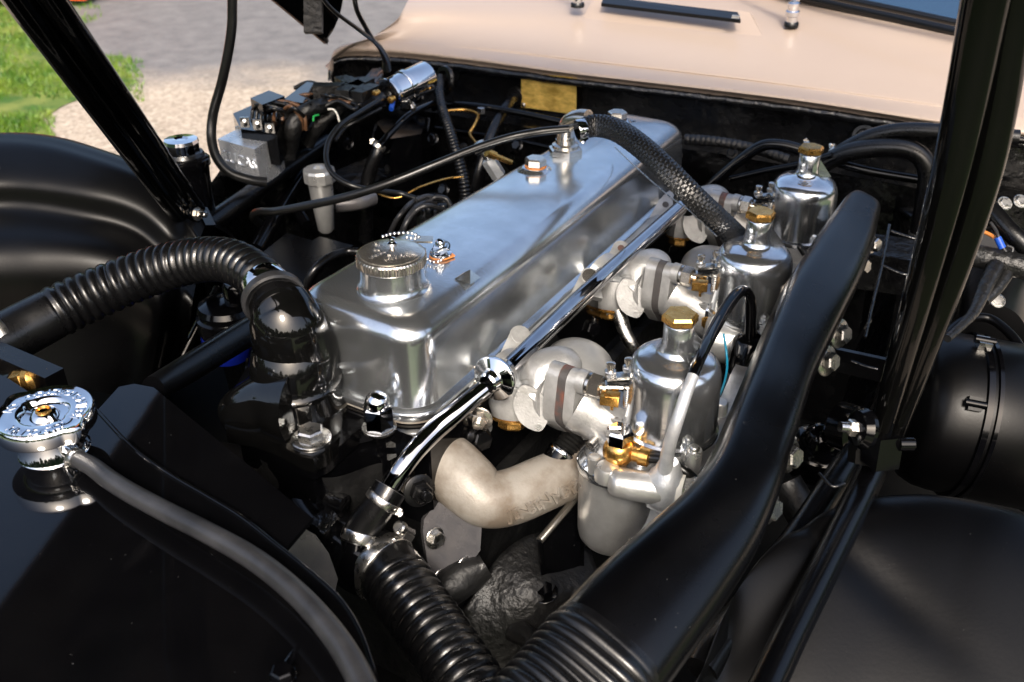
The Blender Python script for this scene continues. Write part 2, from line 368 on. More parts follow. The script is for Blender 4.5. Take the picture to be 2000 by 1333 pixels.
# ================================================================== CAR BODY
BAY = T('engine_bay_shell', 'black painted inner walls and floor around the engine', 'engine bay', (-.5, .9, -.42))
LIP = [(650,150,5.6),(662,112,9.0),(760,109,9.7),(900,122,10),(1015,137,10.2),(1130,152,10.3),(1400,183,10.4),(1600,209,10.3),(1848,248,10),(2150,292,9.2)]
lip = [W(a, b, z=c) for a, b, c in LIP]
def pix_rows():
    rows = []
    under = [p+Vector((0,.004,-.012)) for p in lip]
    rows.append(under); rows.append(lip)
    rows.append([W(a, b-9, z=c+1.1) for a, b, c in LIP])
    cr = [(641,135),(664,90),(750,83),(900,95),(1010,107),(1130,121),(1400,152),(1600,178),(1850,213),(2150,262)]
    rows.append([W(a, b, z=12.0-(4.6 if i == 0 else .6 if i == 1 else 0)) for i, (a, b) in enumerate(cr)])
    r3 = [(645,120),(700,82),(780,74),(900,86),(1010,98),(1130,112),(1400,143),(1600,168),(1855,203),(2150,250)]
    rows.append([W(a, b, z=12.5-(4.2 if i == 0 else 0)) for i, (a, b) in enumerate(r3)])
    r4 = [(755,55),(770,52),(820,48),(910,52),(1015,58),(1130,68),(1400,97),(1600,120),(1865,155),(2150,205)]
    rows.append([W(a, b, z=14.3) for a, b in r4])
    r5 = [(790,15),(800,13),(840,10),(920,8),(1020,10),(1135,14),(1400,38),(1600,58),(1875,98),(2150,150)]
    rows.append([W(a, b, z=16.6) for a, b in r5])
    r6 = [(825,-70),(830,-70),(860,-75),(930,-75),(1025,-75),(1140,-70),(1400,-40),(1600,-12),(1885,55),(2150,110)]
    rows.append([W(a, b, z=19.5) for a, b in r6])
    return rows
SC = T('scuttle_panel', 'pale pink painted panel between engine bay and windscreen', 'car bodywork', W(1250,100,z=12))
rows = pix_rows()
patch('scuttle_skin', rows, 'pink', SC, 5, 5)
# raised air intake on the scuttle
bl, br, tr, tl = W(1122,62,z=14.3), W(1504,100,z=14.3), W(1464,24,z=18.0), W(1163,-8,z=18.3)
bm = bmesh.new(); Vt = [bm.verts.new(p) for p in (bl, br, tr, tl)]; Vb = [bm.verts.new(p+Vector((0,0,-.035))) for p in (bl, br, tr+Vector((.02,.03,0)), tl+Vector((-.02,.03,0)))]
bm.faces.new(Vt); bm.faces.new(list(reversed(Vb)))
for i in range(4): bm.faces.new((Vt[i], Vb[i], Vb[(i+1) % 4], Vt[(i+1) % 4]))
intake = build('air_intake', bm, 'pink', SC, 60, .012, 4)
s0, s1 = W(1180,8,z=18.7), W(1442,36,z=18.5)
prism('intake_seal', [W(1174,13,z=17.9), W(1446,46,z=17.7), W(1440,31,z=18.2), W(1180,0,z=18.5)], .006, 'seal', SC, .0015, 2, dirv=Z_)
box('intake_tab', W(1437,33,z=19.0), (.012,.010,.004), 'cast', SC, .0006, .2)
# firewall below the lip
def LY(px, off=7.):
    L_ = [(q[0], p.y*100) for q, p in zip(LIP, lip)]
    for (a0, y0), (a1, y1) in zip(L_, L_[1:]):
        if a0 <= px <= a1: return {'Y': y0+(y1-y0)*(px-a0)/(a1-a0)-off}
    return {'Y': L_[-1][1]-off}
f_rows = [[p+Vector((0,.002,-.004)) for p in lip], [p+Vector((0,.012,-.02)) for p in lip], [p+Vector((0,.016,-.075)) for p in lip], [p+Vector((0,.012,-.083)) for p in lip],
          [p+Vector((0,-.045,-.086)) for p in lip], [p+Vector((0,-.052,-.094)) for p in lip], [p+Vector((0,-.045,-.25)) for p in lip], [p+Vector((0,-.03,-.55)) for p in lip]]
def wob(v, a=.0035, s=9): return v+Vector((0, a*noise.noise(v*s)+a*.4*noise.noise(v*s*3.1), a*.6*noise.noise(v*s*1.3+Vector((3,1,2)))))
patch('firewall', f_rows, 'bumpy', BAY, 14, 8, bumpf=wob)
tube('lip_flange', [(p+Vector((0,-.006,-.007)), .0062) for p in lip], 'bumpy', BAY, step=.012, wob=.25)
for px, py in ((1105,286),(770,290),(870,270),(1000,300),(1160,310)): lathe('rivet', [(.006,0),(.006,.002),(.003,.005)], 'bumpy', W(px, py, Y=138), -Y_, BAY, 14)
# floor and side walls (dark)
link('bay_floor', [(-1.5,.0,-.44),(.5,.0,-.44),(.5,1.7,-.44),(-1.5,1.7,-.44)], [(0,1,2,3)], 'pit', BAY, False)
# left inner side wall under the electrics
def ridge(pts, drop): return [[W(a, b, z=c) for a, b, c in pts], [W(a, b, z=c)+Vector((.01,0,-drop*.5)) for a, b, c in pts], [W(a, b, z=c)+Vector((.03,0,-drop)) for a, b, c in pts]]
patch('left_side_wall', ridge([(380,470,-3),(400,380,0),(430,330,2),(470,260,4),(560,215,7),(660,150,8.5),(680,112,9)], .4), 'bumpy', BAY, 8, 8, bumpf=lambda v: wob(v, .003, 12))

patch('left_inner_panel', [[W(392,440,z=-5), W(380,470,z=-7), W(330,560,z=-14), W(250,700,z=-22), W(180,860,z=-30)], [W(392,440,z=-5)+Vector((-.10,.10,-.30)), W(380,470,z=-7)+Vector((-.12,.08,-.30)), W(330,560,z=-14)+Vector((-.25,.1,-.3)), W(250,700,z=-22)+Vector((-.35,.1,-.22)), W(180,860,z=-30)+Vector((-.35,.1,-.15))]], 'wing', BAY, 6, 4)
link('rear_left_panel', [(-1.5,.3,-.28),(-1.5,1.6,-.22),(-1.5,1.6,-.6),(-1.5,.3,-.6)], [(0,1,2,3)], 'pit', BAY, False)
# wheel arches
def arch_left():
    crest = [(-200,292,12),(-20,273,12),(90,280,11.6),(190,311,10.2),(270,348,8.2),(330,392,5.6),(366,430,3.4),(392,462,1.5)]
    P0 = [W(a, b, z=c) for a, b, c in crest]
    rows = [[p+Vector((-.16,.30,-.36)) for p in P0], [p+Vector((-.08,.15,-.11)) for p in P0], [p+Vector((-.03,.045,-.012)) for p in P0], P0]
    for dy, z_, dx in ((34,1.0,0),(85,3.2,-2),(140,6.6,-6),(200,8.2,-12),(270,11.8,-18),(370,18.5,-30),(520,28,-60)):
        rows.append([W(a+dx*(i/7), b+dy*(1-.30*i/7)*(1 if i < 6 else .85), z=c-z_*(1-.18*i/7)) for i, (a, b, c) in enumerate(crest)])
    def f(v):
        o_ = v.copy()
        for px, py, z_, r_, am in ((270,445,2,.085,.022),(110,500,1,.10,-.020),(330,560,-3,.07,-.018),(200,640,-5,.09,.018)):
            d = v-W(px, py, z=z_); o_ += Vector((-.35,.75,.25))*(am*math.exp(-(d.length/r_)**2))
        return o_
    o = patch('wheel_arch', rows, 'wing', None, 8, 8, bumpf=f); tag(o, 'smooth satin black inner wheel arch on the left beside the ribbed hose', 'wheel arch', 'inner wheel arches')
arch_left()
def arch_right():
    cols = [(1290,1440,-9),(1390,1300,-6),(1440,1180,-4),(1505,1075,-2.5),(1590,1010,-1.5),(1690,975,-1),(1800,967,-.8),(1900,980,-.8),(2010,1010,-1),(2200,1080,-2)]
    rows = []
    offs = [(.02,.10,-.30),(.015,.06,-.10),(.01,.02,-.025),(0,0,0),(-.005,-.045,-.002),(0,-.11,-.03),(.01,-.19,-.075),(.02,-.30,-.15),(.03,-.42,-.30)]
    for dx, dy, dz in offs: rows.append([W(a, b, z=c)+Vector((dx, dy*(.35+.65*min(1, i/5)), dz)) for i, (a, b, c) in enumerate(cols)])
    def f(v):
        d = v-W(1640,1090,z=-3); return v+Vector((0,0,-.006*math.exp(-(abs(d.y+.25*d.x)/.015)**2)*math.exp(-(d.x/.09)**2)))
    o = patch('wheel_arch', rows, 'wing', None, 8, 8, bumpf=f); tag(o, 'satin black domed inner wheel arch filling the lower right corner', 'wheel arch', 'inner wheel arches')
arch_right()

# bonnet: open on its stays, its left rear corner hangs into the picture, the rest stands overhead
def bonnet():
    t = T('open_bonnet', 'raised black-lined bonnet whose lower corner hangs at the top', 'bonnet', (-.54,.65,1.0))
    half = [(-.66,0),(-.655,.012),(-.62,.040),(-.575,.085),(-.53,.150),(-.49,.225),(-.43,.285),(-.33,.315),(-.16,.335)]
    prof = half+[(0,.34)]+[(-a, b) for a, b in reversed(half)]
    def sheet(off, name, m):
        g = []
        for i in range(9):
            y = 1.345-1.02*i/8; g.append([Vector((-.54+x*(1+off*1.2), y-.62*b, .114+.63*(1.345-y)+b+off-(.05*((i-4)/4)**2-.05))) for x, b in prof])
        patch(name, g, m, t, 4, 4, 0)
        return g
    gi = sheet(0, 'inner_lining', 'gloss'); go = sheet(.014, 'outer_skin', 'pink')
    tube('painted_edge', [((a+b)/2, .006) for a, b in zip([r[0] for r in gi], [r[0] for r in go])], 'brown', t)
    tube('painted_edge', [((a+b)/2, .006) for a, b in zip(gi[0], go[0])], 'gloss', t)
    for x in (-.3, 0, .3):
        tube('stiffening_rib', [(r[9]+Vector((x,0,-.025-abs(x)*.08)), .02) for r in gi], 'gloss', t, seg=12)
    box('edge_bracket', W(612,12,X=-113), (.03,.09,.012), 'tape', t, .003, axes=(RT, UP, FW))
bonnet()
o = tube('bonnet_release_cable', [(618,-20,{'d':120},4),(650,20,{'d':124},4),(700,58,{'d':132},4),(735,85,{'d':143},5),(752,112,{'d':150},7),(756,135,{'d':153},9)], 'wire'); tag(o, 'black cable hanging from the bonnet corner down to the ignition coil', 'cable')
o = tube('earth_strap', [(690,-20,{'d':128},5),(697,20,{'d':130},5),(712,50,{'d':134},5),(728,78,{'d':140},5)], 'wire'); tag(o, 'short curved black cable below the bonnet corner', 'cable')

# windscreen and wipers
wst = T('windscreen', 'blue reflecting windscreen with thick black rubber seal', 'windscreen', W(1750,30,z=18))
gb = [W(790,-120,z=20), W(1150,-90,z=21), W(1520,-30,z=21), W(1910,47,z=20), W(2200,118,z=19)]
patch('glass', [gb, [p+Vector((0,.20,.19)) for p in gb], [p+Vector((0,.42,.35)) for p in gb]], 'glass', wst, 4, 4)
rf = T('car_roof', 'pale pink car roof above the windscreen', 'car bodywork', (-.55,2.8,.5))
patch('roof_skin', [[p+Vector((0,.42,.35)) for p in gb], [p+Vector((0,.50,.385)) for p in gb], [p+Vector((0,.9,.44)) for p in gb], [p+Vector((0,1.6,.40)) for p in gb], [p+Vector((0,2.3,.15)) for p in gb]], 'pink', rf, 4, 4)
tube('rubber_seal', [(1470,-28,20,9),(1560,-6,19.5,9),(1700,25,19,10),(1880,66,18.6,10),(2050,105,18,10)], 'seal', wst)
tube('rubber_seal', [(1530,-28,21.5,7),(1640,-3,21.2,7),(1760,22,21,7),(1900,52,20.6,7)], 'seal', wst)
def wiper(x, y, z, lab):
    p = W(x, y+16, z=z-.4); t = T('windscreen_wiper', lab, 'wiper', p, 'windscreen wipers')
    lathe('rubber_collar', [(.0125,0),(.0125,.006),(.011,.008),(.005,.008)], 'seal', p, (0,0,1), t, 28)
    lathe('spindle_sleeve', [(.0095,.007),(.0095,.017),(.0115,.019),(.0115,.026),(.009,.028),(.009,.032),(.010,.034),(.010,.040),(.006,.043)], 'chrome', p, (0,-.1,1), t, 28)
    q = p+Vector((0,-.004,.044))
    tube('arm', [(q+Vector((.006,0,0)), .006), (q+Vector((-.02,.01,.006)), .0075), (q+Vector((-.05,.03,.010)), .005), (q+Vector((-.16,.10,.03)), .004)], 'chrome', t, flat=.6)
    bolt(q+Vector((0,0,.002)), Z_, .005, '', parent=t, m='chrome', washer=0)
wiper(1545, 36, 17.2, 'chrome wiper spindle on the pink panel right of the air intake')
wiper(1128, -2, 18, 'chrome wiper spindle at the top edge left of the air intake')

# brass plate
def brass_plate():
    ya = W(1018,138,z=10.2).y*100+.3; yb = W(1126,153,z=10.3).y*100+.3
    pts = [W(1018,210,Y=ya), W(1125,224,Y=yb), W(1126,153,Y=yb), W(1018,138,Y=ya)]
    t = T('brass_plate', 'blank scratched brass plate screwed to the black firewall', 'plate', pts[0])
    prism('plate', pts, .0012, 'brassplate', t, .0003, 1, dirv=Y_)
    for a, b, y in ((1023,143,ya),(1121,158,yb),(1120,219,yb),(1023,205,ya)):
        s = lathe('screw', [(.0042,0),(.0042,.0015),(.003,.003),(.001,.0036)], 'steel', W(a, b, Y=y-.15), -Y_, t, 16)
brass_plate()

# ================================================================== ENGINE
CV = (-.638, -.460, .596, 1.335)
def rrect(x0, x1, y0, y1, r, n=8):
    out = []
    for cx, cy, a0 in ((x1-r, y0+r, -90), (x1-r, y1-r, 0), (x0+r, y1-r, 90), (x0+r, y0+r, 180)):
        for k in range(n+1):
            a = radians(a0+90*k/n); out.append((cx+r*cos(a), cy+r*sin(a)))
    return out
def resample(poly, N):
    L = [0]; P = [Vector((a, b, 0)) for a, b in poly]+[Vector((*poly[0], 0))]
    for a, b in zip(P, P[1:]): L.append(L[-1]+(b-a).length)
    out = []; j = 0
    for i in range(N):
        s = L[-1]*i/N
        while L[j+1] < s: j += 1
        out.append(P[j].lerp(P[j+1], (s-L[j])/max(1e-9, L[j+1]-L[j])))
    return out
def rocker_cover():
    t = T('rocker_cover', 'long polished aluminium rocker cover across the middle of the engine', 'rocker cover', (-.54,.94,0))
    n = 10; verts = []; faces = []; x0, x1, y0, y1 = CV
    lev = [(-.004,-.0035,.040),(-.0045,0,.040),(-.0045,.003,.040),(-.003,.0048,.038),(.0005,.0055,.036),(.003,.0075,.034),(.004,.014,.034),(.0055,.04,.034),(.008,.072,.033)]
    R = .024
    for k in range(1, 11):
        a = pi/2*k/10; lev.append((.008+R*(1-cos(a)), .072+R*sin(a), .033-.012*(1-cos(a))))
    lev.append((.044,.0975,.012)); lev.append((.060,.0984,.012)); lev.append((.076,.0988,.004))
    N = 4*(n+1)
    for ins, z, r in lev:
        for (x, y) in rrect(x0+ins, x1-ins, y0+ins, y1-ins, max(.001, r), n):
            zz = z+ (.0005*noise.noise(Vector((x*18, y*18, 2))) if z > .03 else 0)
            dx = .00025*noise.noise(Vector((y*22, z*20, 5))) if .01 < z < .09 else 0
            verts.append(Vector((x+dx-(.020*max(0,(y-.6)/.74) if x > -.55 else -.012*max(0,(y-.6)/.74)), y, zz)))
    for i in range(len(lev)-1):
        for k in range(N): k2 = (k+1) % N; faces.append((i*N+k, i*N+k2, (i+1)*N+k2, (i+1)*N+k))
    faces.append(tuple((len(lev)-1)*N+k for k in range(N)))
    link('cover_body', verts, faces, 'alu', t, True, 40)
    # gasket line
    gv = []; gf = []
    for z, i in ((-.007,-.0025),(-.0036,-.0025)):
        for x, y in rrect(x0+i, x1-i, y0+i, y1-i, .038, n): gv.append(Vector((x, y, z)))
    for k in range(N): gf.append((k, (k+1) % N, N+(k+1) % N, N+k))
    link('cover_gasket', gv, gf, 'castdirty', t)
    # filler neck
    c = W(757,498,z=12.6); c = Vector((-.541,.668,.0))
    lathe('filler_neck', [(.042,.0935),(.0365,.0975),(.0335,.101),(.0322,.107),(.0316,.116),(.0312,.124),(.029,.124)], 'alu', c, Z_, t, 56)
    # stub pyramid (cast boss) and hold-down studs with hex nuts
    p = W(912,540,z=9.9); bmx = bmesh.new()
    A = [bmx.verts.new(p+Vector(v)) for v in ((-.010,-.009,-.002),(.010,-.009,-.003),(.010,.010,-.003),(-.010,.010,-.002))]; tp = bmx.verts.new(p+Vector((.003,.002,.0075)))
    for i in range(4): bmx.faces.new((A[i], A[(i+1) % 4], tp))
    bmx.faces.new(list(reversed(A))); build('cast_lug', bmx, 'alu', t, 60, .0025, 2)
    return t
RC = rocker_cover()
for x, y, lab in ((1046,326,'chrome hexagon nut on the middle of the rocker cover top'),(1205,233,'chrome hexagon nut on the rear of the rocker cover top')):
    p = W(x, y+6, z=9.8); t = T('cover_nut', lab, 'nut', p, 'rocker cover nuts')
    lathe('boss', [(.024,-.002),(.020,.0015),(.0175,.004),(.0165,.0045),(.01,.0045)], 'alu', p, Z_, t, 32)
    lathe('fibre_washer', [(.0140,.0044),(.0144,.005),(.0144,.0060),(.012,.0062)], 'orange' if x < 1100 else 'gasket', p, Z_, t, 28)
    hexp('hex_head', p+Z_*.0062, Z_, .0142, .0105, 'nickel', t, rot=.35)
def filler_cap():
    c = Vector((-.541,.668,.122)); t = T('oil_filler_cap', 'round nickel filler cap with knurled rim and ball chain', 'oil cap', c)
    lathe('cap_rim', [(.029,0),(.0335,.0005),(.0345,.002),(.0345,.0100),(.0338,.0118),(.0322,.0125),(.030,.0127)], 'nickel', c, Z_, t, 180, rim=lambda a, h: 1+(.018 if (.0015 < h < .011 and int(a/(2*pi)*180) % 3 == 0) else 0), auto=25)
    lathe('cap_top', [(.0312,.0120),(.031,.0136),(.028,.0144),(.016,.0150),(.001,.0154)], 'nickel', c, Z_, t, 64)
    top = c+Z_*.0156; u = RT; v = Z_.cross(RT)
    for s, r, a in (('TOTAL', .018, 142), ('OIL', .014, 180), ('LONDON', .016, 222), ('OIL', .013, 270), ('OIL', .017, 318)):
        aa = radians(a); p = top+u*(r*cos(aa))+v*(r*sin(aa)); d = (u*cos(aa)+v*sin(aa))
        if cos(aa) < 0: d = -d
        text('stamped_letters', s, .0044, p, d, Z_.cross(d), 'chrome', t, .0001)
    lathe('chain_swivel', [(.0052,0),(.0052,.001),(.003,.0025),(.0025,.0045),(.0035,.006),(.001,.007)], 'chrome', top+v*.014, Z_, t, 20)
    # ball chain: one loop over the cap and one round the nut
    def balls(path, step):
        C = catmull(path, 14); d = 0; last = None; first = None
        for q in C:
            q = Vector(q)
            if last is None or (q-last).length >= step:
                if first is None:
                    first = lathe('chain_ball', [(.0002,-.0018),(.0011,-.0014),(.0017,-.0006),(.0017,.0006),(.0011,.0014),(.0002,.0018)], 'chrome', q, Z_, t, 10); fq = q
                else:
                    b = first.copy(); COL.objects.link(b); b.location = first.location+(q-fq)
                last = q
    balls([tuple(W(*p[:2], z=p[2])) for p in ((748,462,15.2),(765,457,15.2),(785,455,15.1),(805,456,15),(818,463,14.8),(812,466,14.6),(795,464,14.6))], .0040)
    balls([tuple(W(*p[:2], z=p[2])) for p in ((829,487,12),(831,500,10.5),(838,509,10.2),(850,512,10.2),(862,508,10.2),(868,500,10.4))], .0042)
    box('chain_anchor', W(826,468,z=12.8), (.020,.014,.002), 'nickel', t, .0005, .5)
filler_cap()
def chain_nut():
    p = W(861,502,z=9.8); t = T('chain_stud', 'small chrome stud with fibre washer beside the oil filler cap', 'nut', p)
    prism('fibre_washer', [p+Vector((.0125*cos(a)*(1.25 if k == 1 else 1), .0125*sin(a)*(1.25 if k == 1 else 1), .0015)) for k, a in enumerate([i*pi/8 for i in range(16)])], .0015, 'orange', t, .0002, 1, dirv=Z_)
    lathe('washer', [(.0115,.003),(.012,.0035),(.0115,.0055),(.007,.007)], 'chrome', p, Z_, t, 28)
    hexp('hex_nut', p+Z_*.007, Z_, .0085, .007, 'chrome', t)
    lathe('dome', [(.0055,.013),(.0055,.016),(.0045,.019),(.0025,.0205),(.0005,.021)], 'chrome', p, Z_, t, 20)
    tube('wire_ring', [(p+Vector((.010*cos(a), .010*sin(a), .010+.004*sin(a*1.3))), .0011) for a in [i*.7 for i in range(9)]], 'chrome', t, seg=8)
chain_nut()

# breather elbow and braided hose
def breather():
    p = W(1104,300,z=9.8); t = T('breather_elbow', 'bent nickel breather pipe screwed into the rocker cover top', 'pipe elbow', p)
    hexp('hex_base', p, Z_, .0235, .009, 'nickel', t, rot=.2)
    lathe('collar', [(.018,.008),(.018,.013),(.0135,.015),(.0135,.02)], 'nickel', p, Z_, t, 32)
    tube('elbow_pipe', [(p+Z_*.015, .0125), (p+Vector((0,0,.028)), .0125), (p+Vector((.006,-.002,.043)), .0125), (p+Vector((.020,-.004,.052)), .0125), (p+Vector((.036,-.006,.055)), .0125)], 'nickel', t, seg=28)
    return p
bp0 = breather()
bh = [(1131,254,16.3,19),(1165,246,16.6,21),(1205,255,16.6,21.5),(1250,285,16,22),(1300,330,14.5,22),(1345,375,12.5,22),(1390,418,10,22),(1430,455,7.5,22),(1455,482,5,22)]
o = tube('breather_hose', bh, 'braid', None, seg=40, braid=.010); tag(o, 'thick woven black hose arching from the breather pipe to the carburettors', 'hose')
q = PP(bh)
clamp('hose_clip', q[0][0].lerp(q[1][0], .12), q[1][0]-q[0][0], q[0][1]*1.02, .011, 'chrome', None, 'bright clip holding the woven hose on the breather pipe', True, -UP*1.+RT*.1, 'hose clips')
o = tube('control_wire', [(1201,288,11,1.3),(1240,325,11,1.3),(1300,378,10.5,1.3),(1350,415,10,1.3),(1400,462,9,1.3)], 'steel', None, seg=8); tag(o, 'thin bright wire strung under the woven hose over the rocker cover', 'wire')

# cylinder head and block
def head():
    t = T('engine_block', 'black cylinder head and block beneath the rocker cover', 'engine', (-.54,.9,-.4))
    box('cylinder_head', (-.545,.945,-.062), (.205,.72,.108), 'gloss', t, .008)
    box('crankcase', (-.56,.95,-.26), (.26,.70,.28), 'soot', t, .01)
    # front lip where the thermostat housing bolts down
    z = -1.2
    pts = [W(a, b, z=z) for a, b in ((432,800),(470,845),(530,872),(588,903),(612,908),(640,893),(700,838),(725,832),(752,846),(790,845),(838,808),(900,752),(880,640),(600,640),(480,720))]
    prism('front_flange', pts, .018, 'gloss', t, .004, 3, dirv=-Z_)
    pts = [W(a, b, z=-3.4) for a, b in ((470,870),(560,915),(610,930),(650,915),(700,880),(760,900),(800,880),(900,775),(900,640),(480,700))]
    prism('head_step', pts, .05, 'gloss', t, .008, 3, dirv=-Z_)
    for a, b, r in ((520,930,.03),(620,960,.035),(700,935,.03)):
        lathe('casting_boss', [(r*1.1,-.06),(r,0),(r*.8,.012),(r*.3,.016)], 'soot', W(a, b, z=-9), Z_, t, 24)
    patch('front_face', [[W(a, b, z=c) for a, b, c in r] for r in (((430,860,-4),(560,915,-4),(660,930,-4),(780,890,-4),(860,840,-4)), ((420,960,-10),(560,990,-10),(660,1010,-10),(780,980,-10),(860,930,-10)), ((420,1100,-22),(560,1110,-22),(660,1120,-22),(780,1100,-22),(880,1080,-22)))], 'soot', t, 10, 10, bumpf=lambda v: v+Vector((0, .012*noise.noise(v*25), 0)))
head()
def dome_nut():
    p = W(741,838,z=-1.0); t = T('dome_nut', 'tall chrome dome nut at the front edge of the rocker cover', 'nut', p)
    lathe('washer', [(.0165,0),(.017,.001),(.017,.003),(.012,.003)], 'steel', p, Z_, t, 32)
    hexp('hex_body', p+Z_*.003, Z_, .0150, .026, 'chrome', t, ch=.08, rot=.3)
    lathe('dome', [(.0125,.027)]+[(.0125*cos(a), .030+.0135*sin(a)) for a in [i*pi/2/8 for i in range(9)]][:-1]+[(.0004,.0435)], 'chrome', p, Z_, t, 32)
dome_nut()
bolt(W(608,858,z=-.2), Z_, .0132, 'plated hexagon bolt on the black thermostat housing flange', group='housing bolts', m='steel', rot=.2)
bolt(W(700,790,z=-1.0), Z_, .0100, 'rusty washered bolt between thermostat housing and rocker cover', group='housing bolts', m='steel', h=.004)

def thermostat():
    t = T('thermostat_housing', 'glossy black cast water outlet with domed top at the engine front', 'thermostat housing', W(575,760,z=0))
    c = W(584,800,z=-1.0); r = .0440
    lathe('tower', [(r*1.25,-.012),(r*1.13,.0),(r*1.04,.012),(r*1.0,.026),(r*1.0,.032),(r*1.04,.034),(r*1.045,.038),(r*1.0,.0405),(r*.97,.046),(r*.6,.048)], 'elbow', c, (.01,-.01,1), t, 56)
    tube('elbow', [(c+Z_*.030, .0425), (c+Z_*.048, .0425), (c+Vector((-.002,.008,.066)), .0415), (W(563,640,z=8.4), .037), (W(549,605,z=10), .0325), (W(536,585,z=10.8), .028), (W(526,572,z=11.2), .0265)], 'elbow', t, seg=48)
    tube('skirt_arm', [(W(590,795,z=1.6), .040), (W(535,790,z=1.2), .034), (W(490,800,z=.4), .028), (W(458,812,z=-.8), .021), (W(450,818,z=-1.2), .012)], 'elbow', t, seg=32, n=8)
    pts = [W(a, b, z=-.2) for a, b in ((432,796),(440,838),(500,850),(545,868),(590,893),(612,897),(640,880),(665,850),(672,800),(640,760),(480,770))]
    prism('base_flange', pts, .016, 'elbow', t, .004, 3, dirv=-Z_)
thermostat()

# ------------------------------------------------------------------ top ribbed hose
HH = [(-60,700,4.5,52),(0,668,5,52),(60,636,5.5,51),(150,590,6.5,48),(250,548,8,46),(330,520,9.5,44),(400,507,11,42),(455,512,12,42),(500,538,12,43),(528,570,11.5,45),(542,600,11,46)]
t = T('ribbed_top_hose', 'ribbed black rubber hose curving in from the left to the water outlet', 'hose', W(300,540,z=0))
q = PP(HH)
tube('ribbed_tube', q, 'rubber', t, seg=44, corr=(.0112,.0024,.085,.035), step=.0011)
clamp('hose_clip', q[8][0].lerp(q[9][0], .75), q[9][0]-q[8][0], q[9][1]*1.05, .014, 'chrome', None, 'wide bright band clip where the ribbed hose meets the water outlet', False, None, 'hose clips')
lathe('hose_end_lip', [(.024,-.004),(.0298,-.004),(.0305,0),(.0302,.004),(.028,.0055),(.0255,.0045),(.024,.002)], 'hose', q[10][0].lerp(q[9][0], .55), q[10][0]-q[9][0], t, 48)
clamp('hose_clip', W(2,664,z=5), q[2][0]-q[1][0], q[1][1]*1.05, .012, 'steel', None, 'steel clip on the ribbed hose at the left picture edge', False, None, 'hose clips')

# ------------------------------------------------------------------ chrome rail
t = T('chrome_pipe', 'long chrome pipe running beside the rocker cover above the inlet castings', 'pipe', W(975,745,z=3))
tube('front_pipe', [(745,975,-5,22),(765,945,-3.5,21),(785,915,-2.2,21),(815,876,-1,21),(852,838,0,21.5),(892,805,1,21),(930,773,2,19),(975,738,3,18)], 'chromedarkrefl', t, seg=32)
tube('rear_pipe', [(965,745,3,17.5),(1040,672,3.2,17),(1140,575,3.4,16),(1240,485,3.6,15),(1345,392,3.8,14.5)], 'chromedarkrefl', t, seg=32)
q = PP([(945,760,2.5,20),(975,738,3,18)]); ax = (q[1][0]-q[0][0]).normalized()
lathe('pipe_flange', [(.010,-.020),(.0145,-.016),(.0175,-.008),(.0225,-.002),(.0235,0),(.0235,.003),(.022,.0045),(.0125,.0055),(.011,.007),(.0105,.014),(.0085,.016)], 'chrome', W(968,738,z=3.2), (-ax*.9+(CAM-q[1][0]).normalized()*.55), t, 44)
q = PP([(1330,406,3.7,14),(1345,392,3.8,14)]); lathe('end_grommet', [(.010,-.012),(.019,-.010),(.021,-.004),(.021,.004),(.016,.008)], 'rubber', q[1][0], q[1][0]-q[0][0], None or t, 28)

# water rail cast in aluminium with bolted ears
t = T('water_rail', 'rough cast aluminium rail with bolted ears between cover and chrome pipe', 'water rail', W(1150,560,z=0))
tube('rail_tube', [(925,775,-2,20),(960,742,-.5,22),(1010,698,-.2,21),(1090,622,0,20),(1190,528,0,19),(1290,432,0,18),(1345,385,0,17)], 'cast', t, seg=24)
for k, (x, y, s) in enumerate(((1016,655,1.),(1152,540,1.),(1213,485,.95),(1300,400,1.))):
    p = W(x, y, z=2.2); nrm = (CAM-p).normalized()*.6+Z_*.6+X_*.2; u, v, a = frame(nrm, Z_)
    dn = (W(x-8, y+46, z=0)-p); dn = (dn-a*dn.dot(a)).normalized(); sd_ = a.cross(dn)
    pts = []
    for i in range(9): an = pi*i/8; pts.append(p - dn*(.0115*s*sin(an)) + sd_*(.0115*s*cos(an)))
    pts += [p+dn*.026*s-sd_*.019*s, p+dn*.026*s+sd_*.019*s]
    prism('bolt_ear', pts, .009, 'cast', t, .0018, 2, dirv=-a)
    lathe('bolt_hole', [(.0048*s,.0),(.0046*s,.0006),(.003*s,.0007)], 'gasket', p, a, t, 16)
    if k in (0, 1): lathe('ear_washer', [(.0095*s,0),(.0095*s,.0012),(.005*s,.0012)], 'cast' if k == 0 else 'nickel', p-a*.0002, a, t, 20)
for x, y, lab in ((930,738,'upper'),(936,818,'lower')):
    bolt(W(x, y, z=-.5 if y < 800 else -3), (W(x, y, z=-.5)-W(x+14, y-22, z=-.2))*-1+Vector((.02,-.06,.0)), .0098, f'{lab} bright stud nut beside the chrome pipe flange', cat='nut', group='flange stud nuts', m='nickel', stud=.006, name='stud_nut')
tube_ = tube('water_elbow', [(905,745,-2,30),(915,775,-3,31),(925,810,-4,31),(935,840,-6,28)], 'cast', None, seg=28); tag(tube_, 'short cast aluminium neck under the chrome pipe flange', 'pipe elbow')

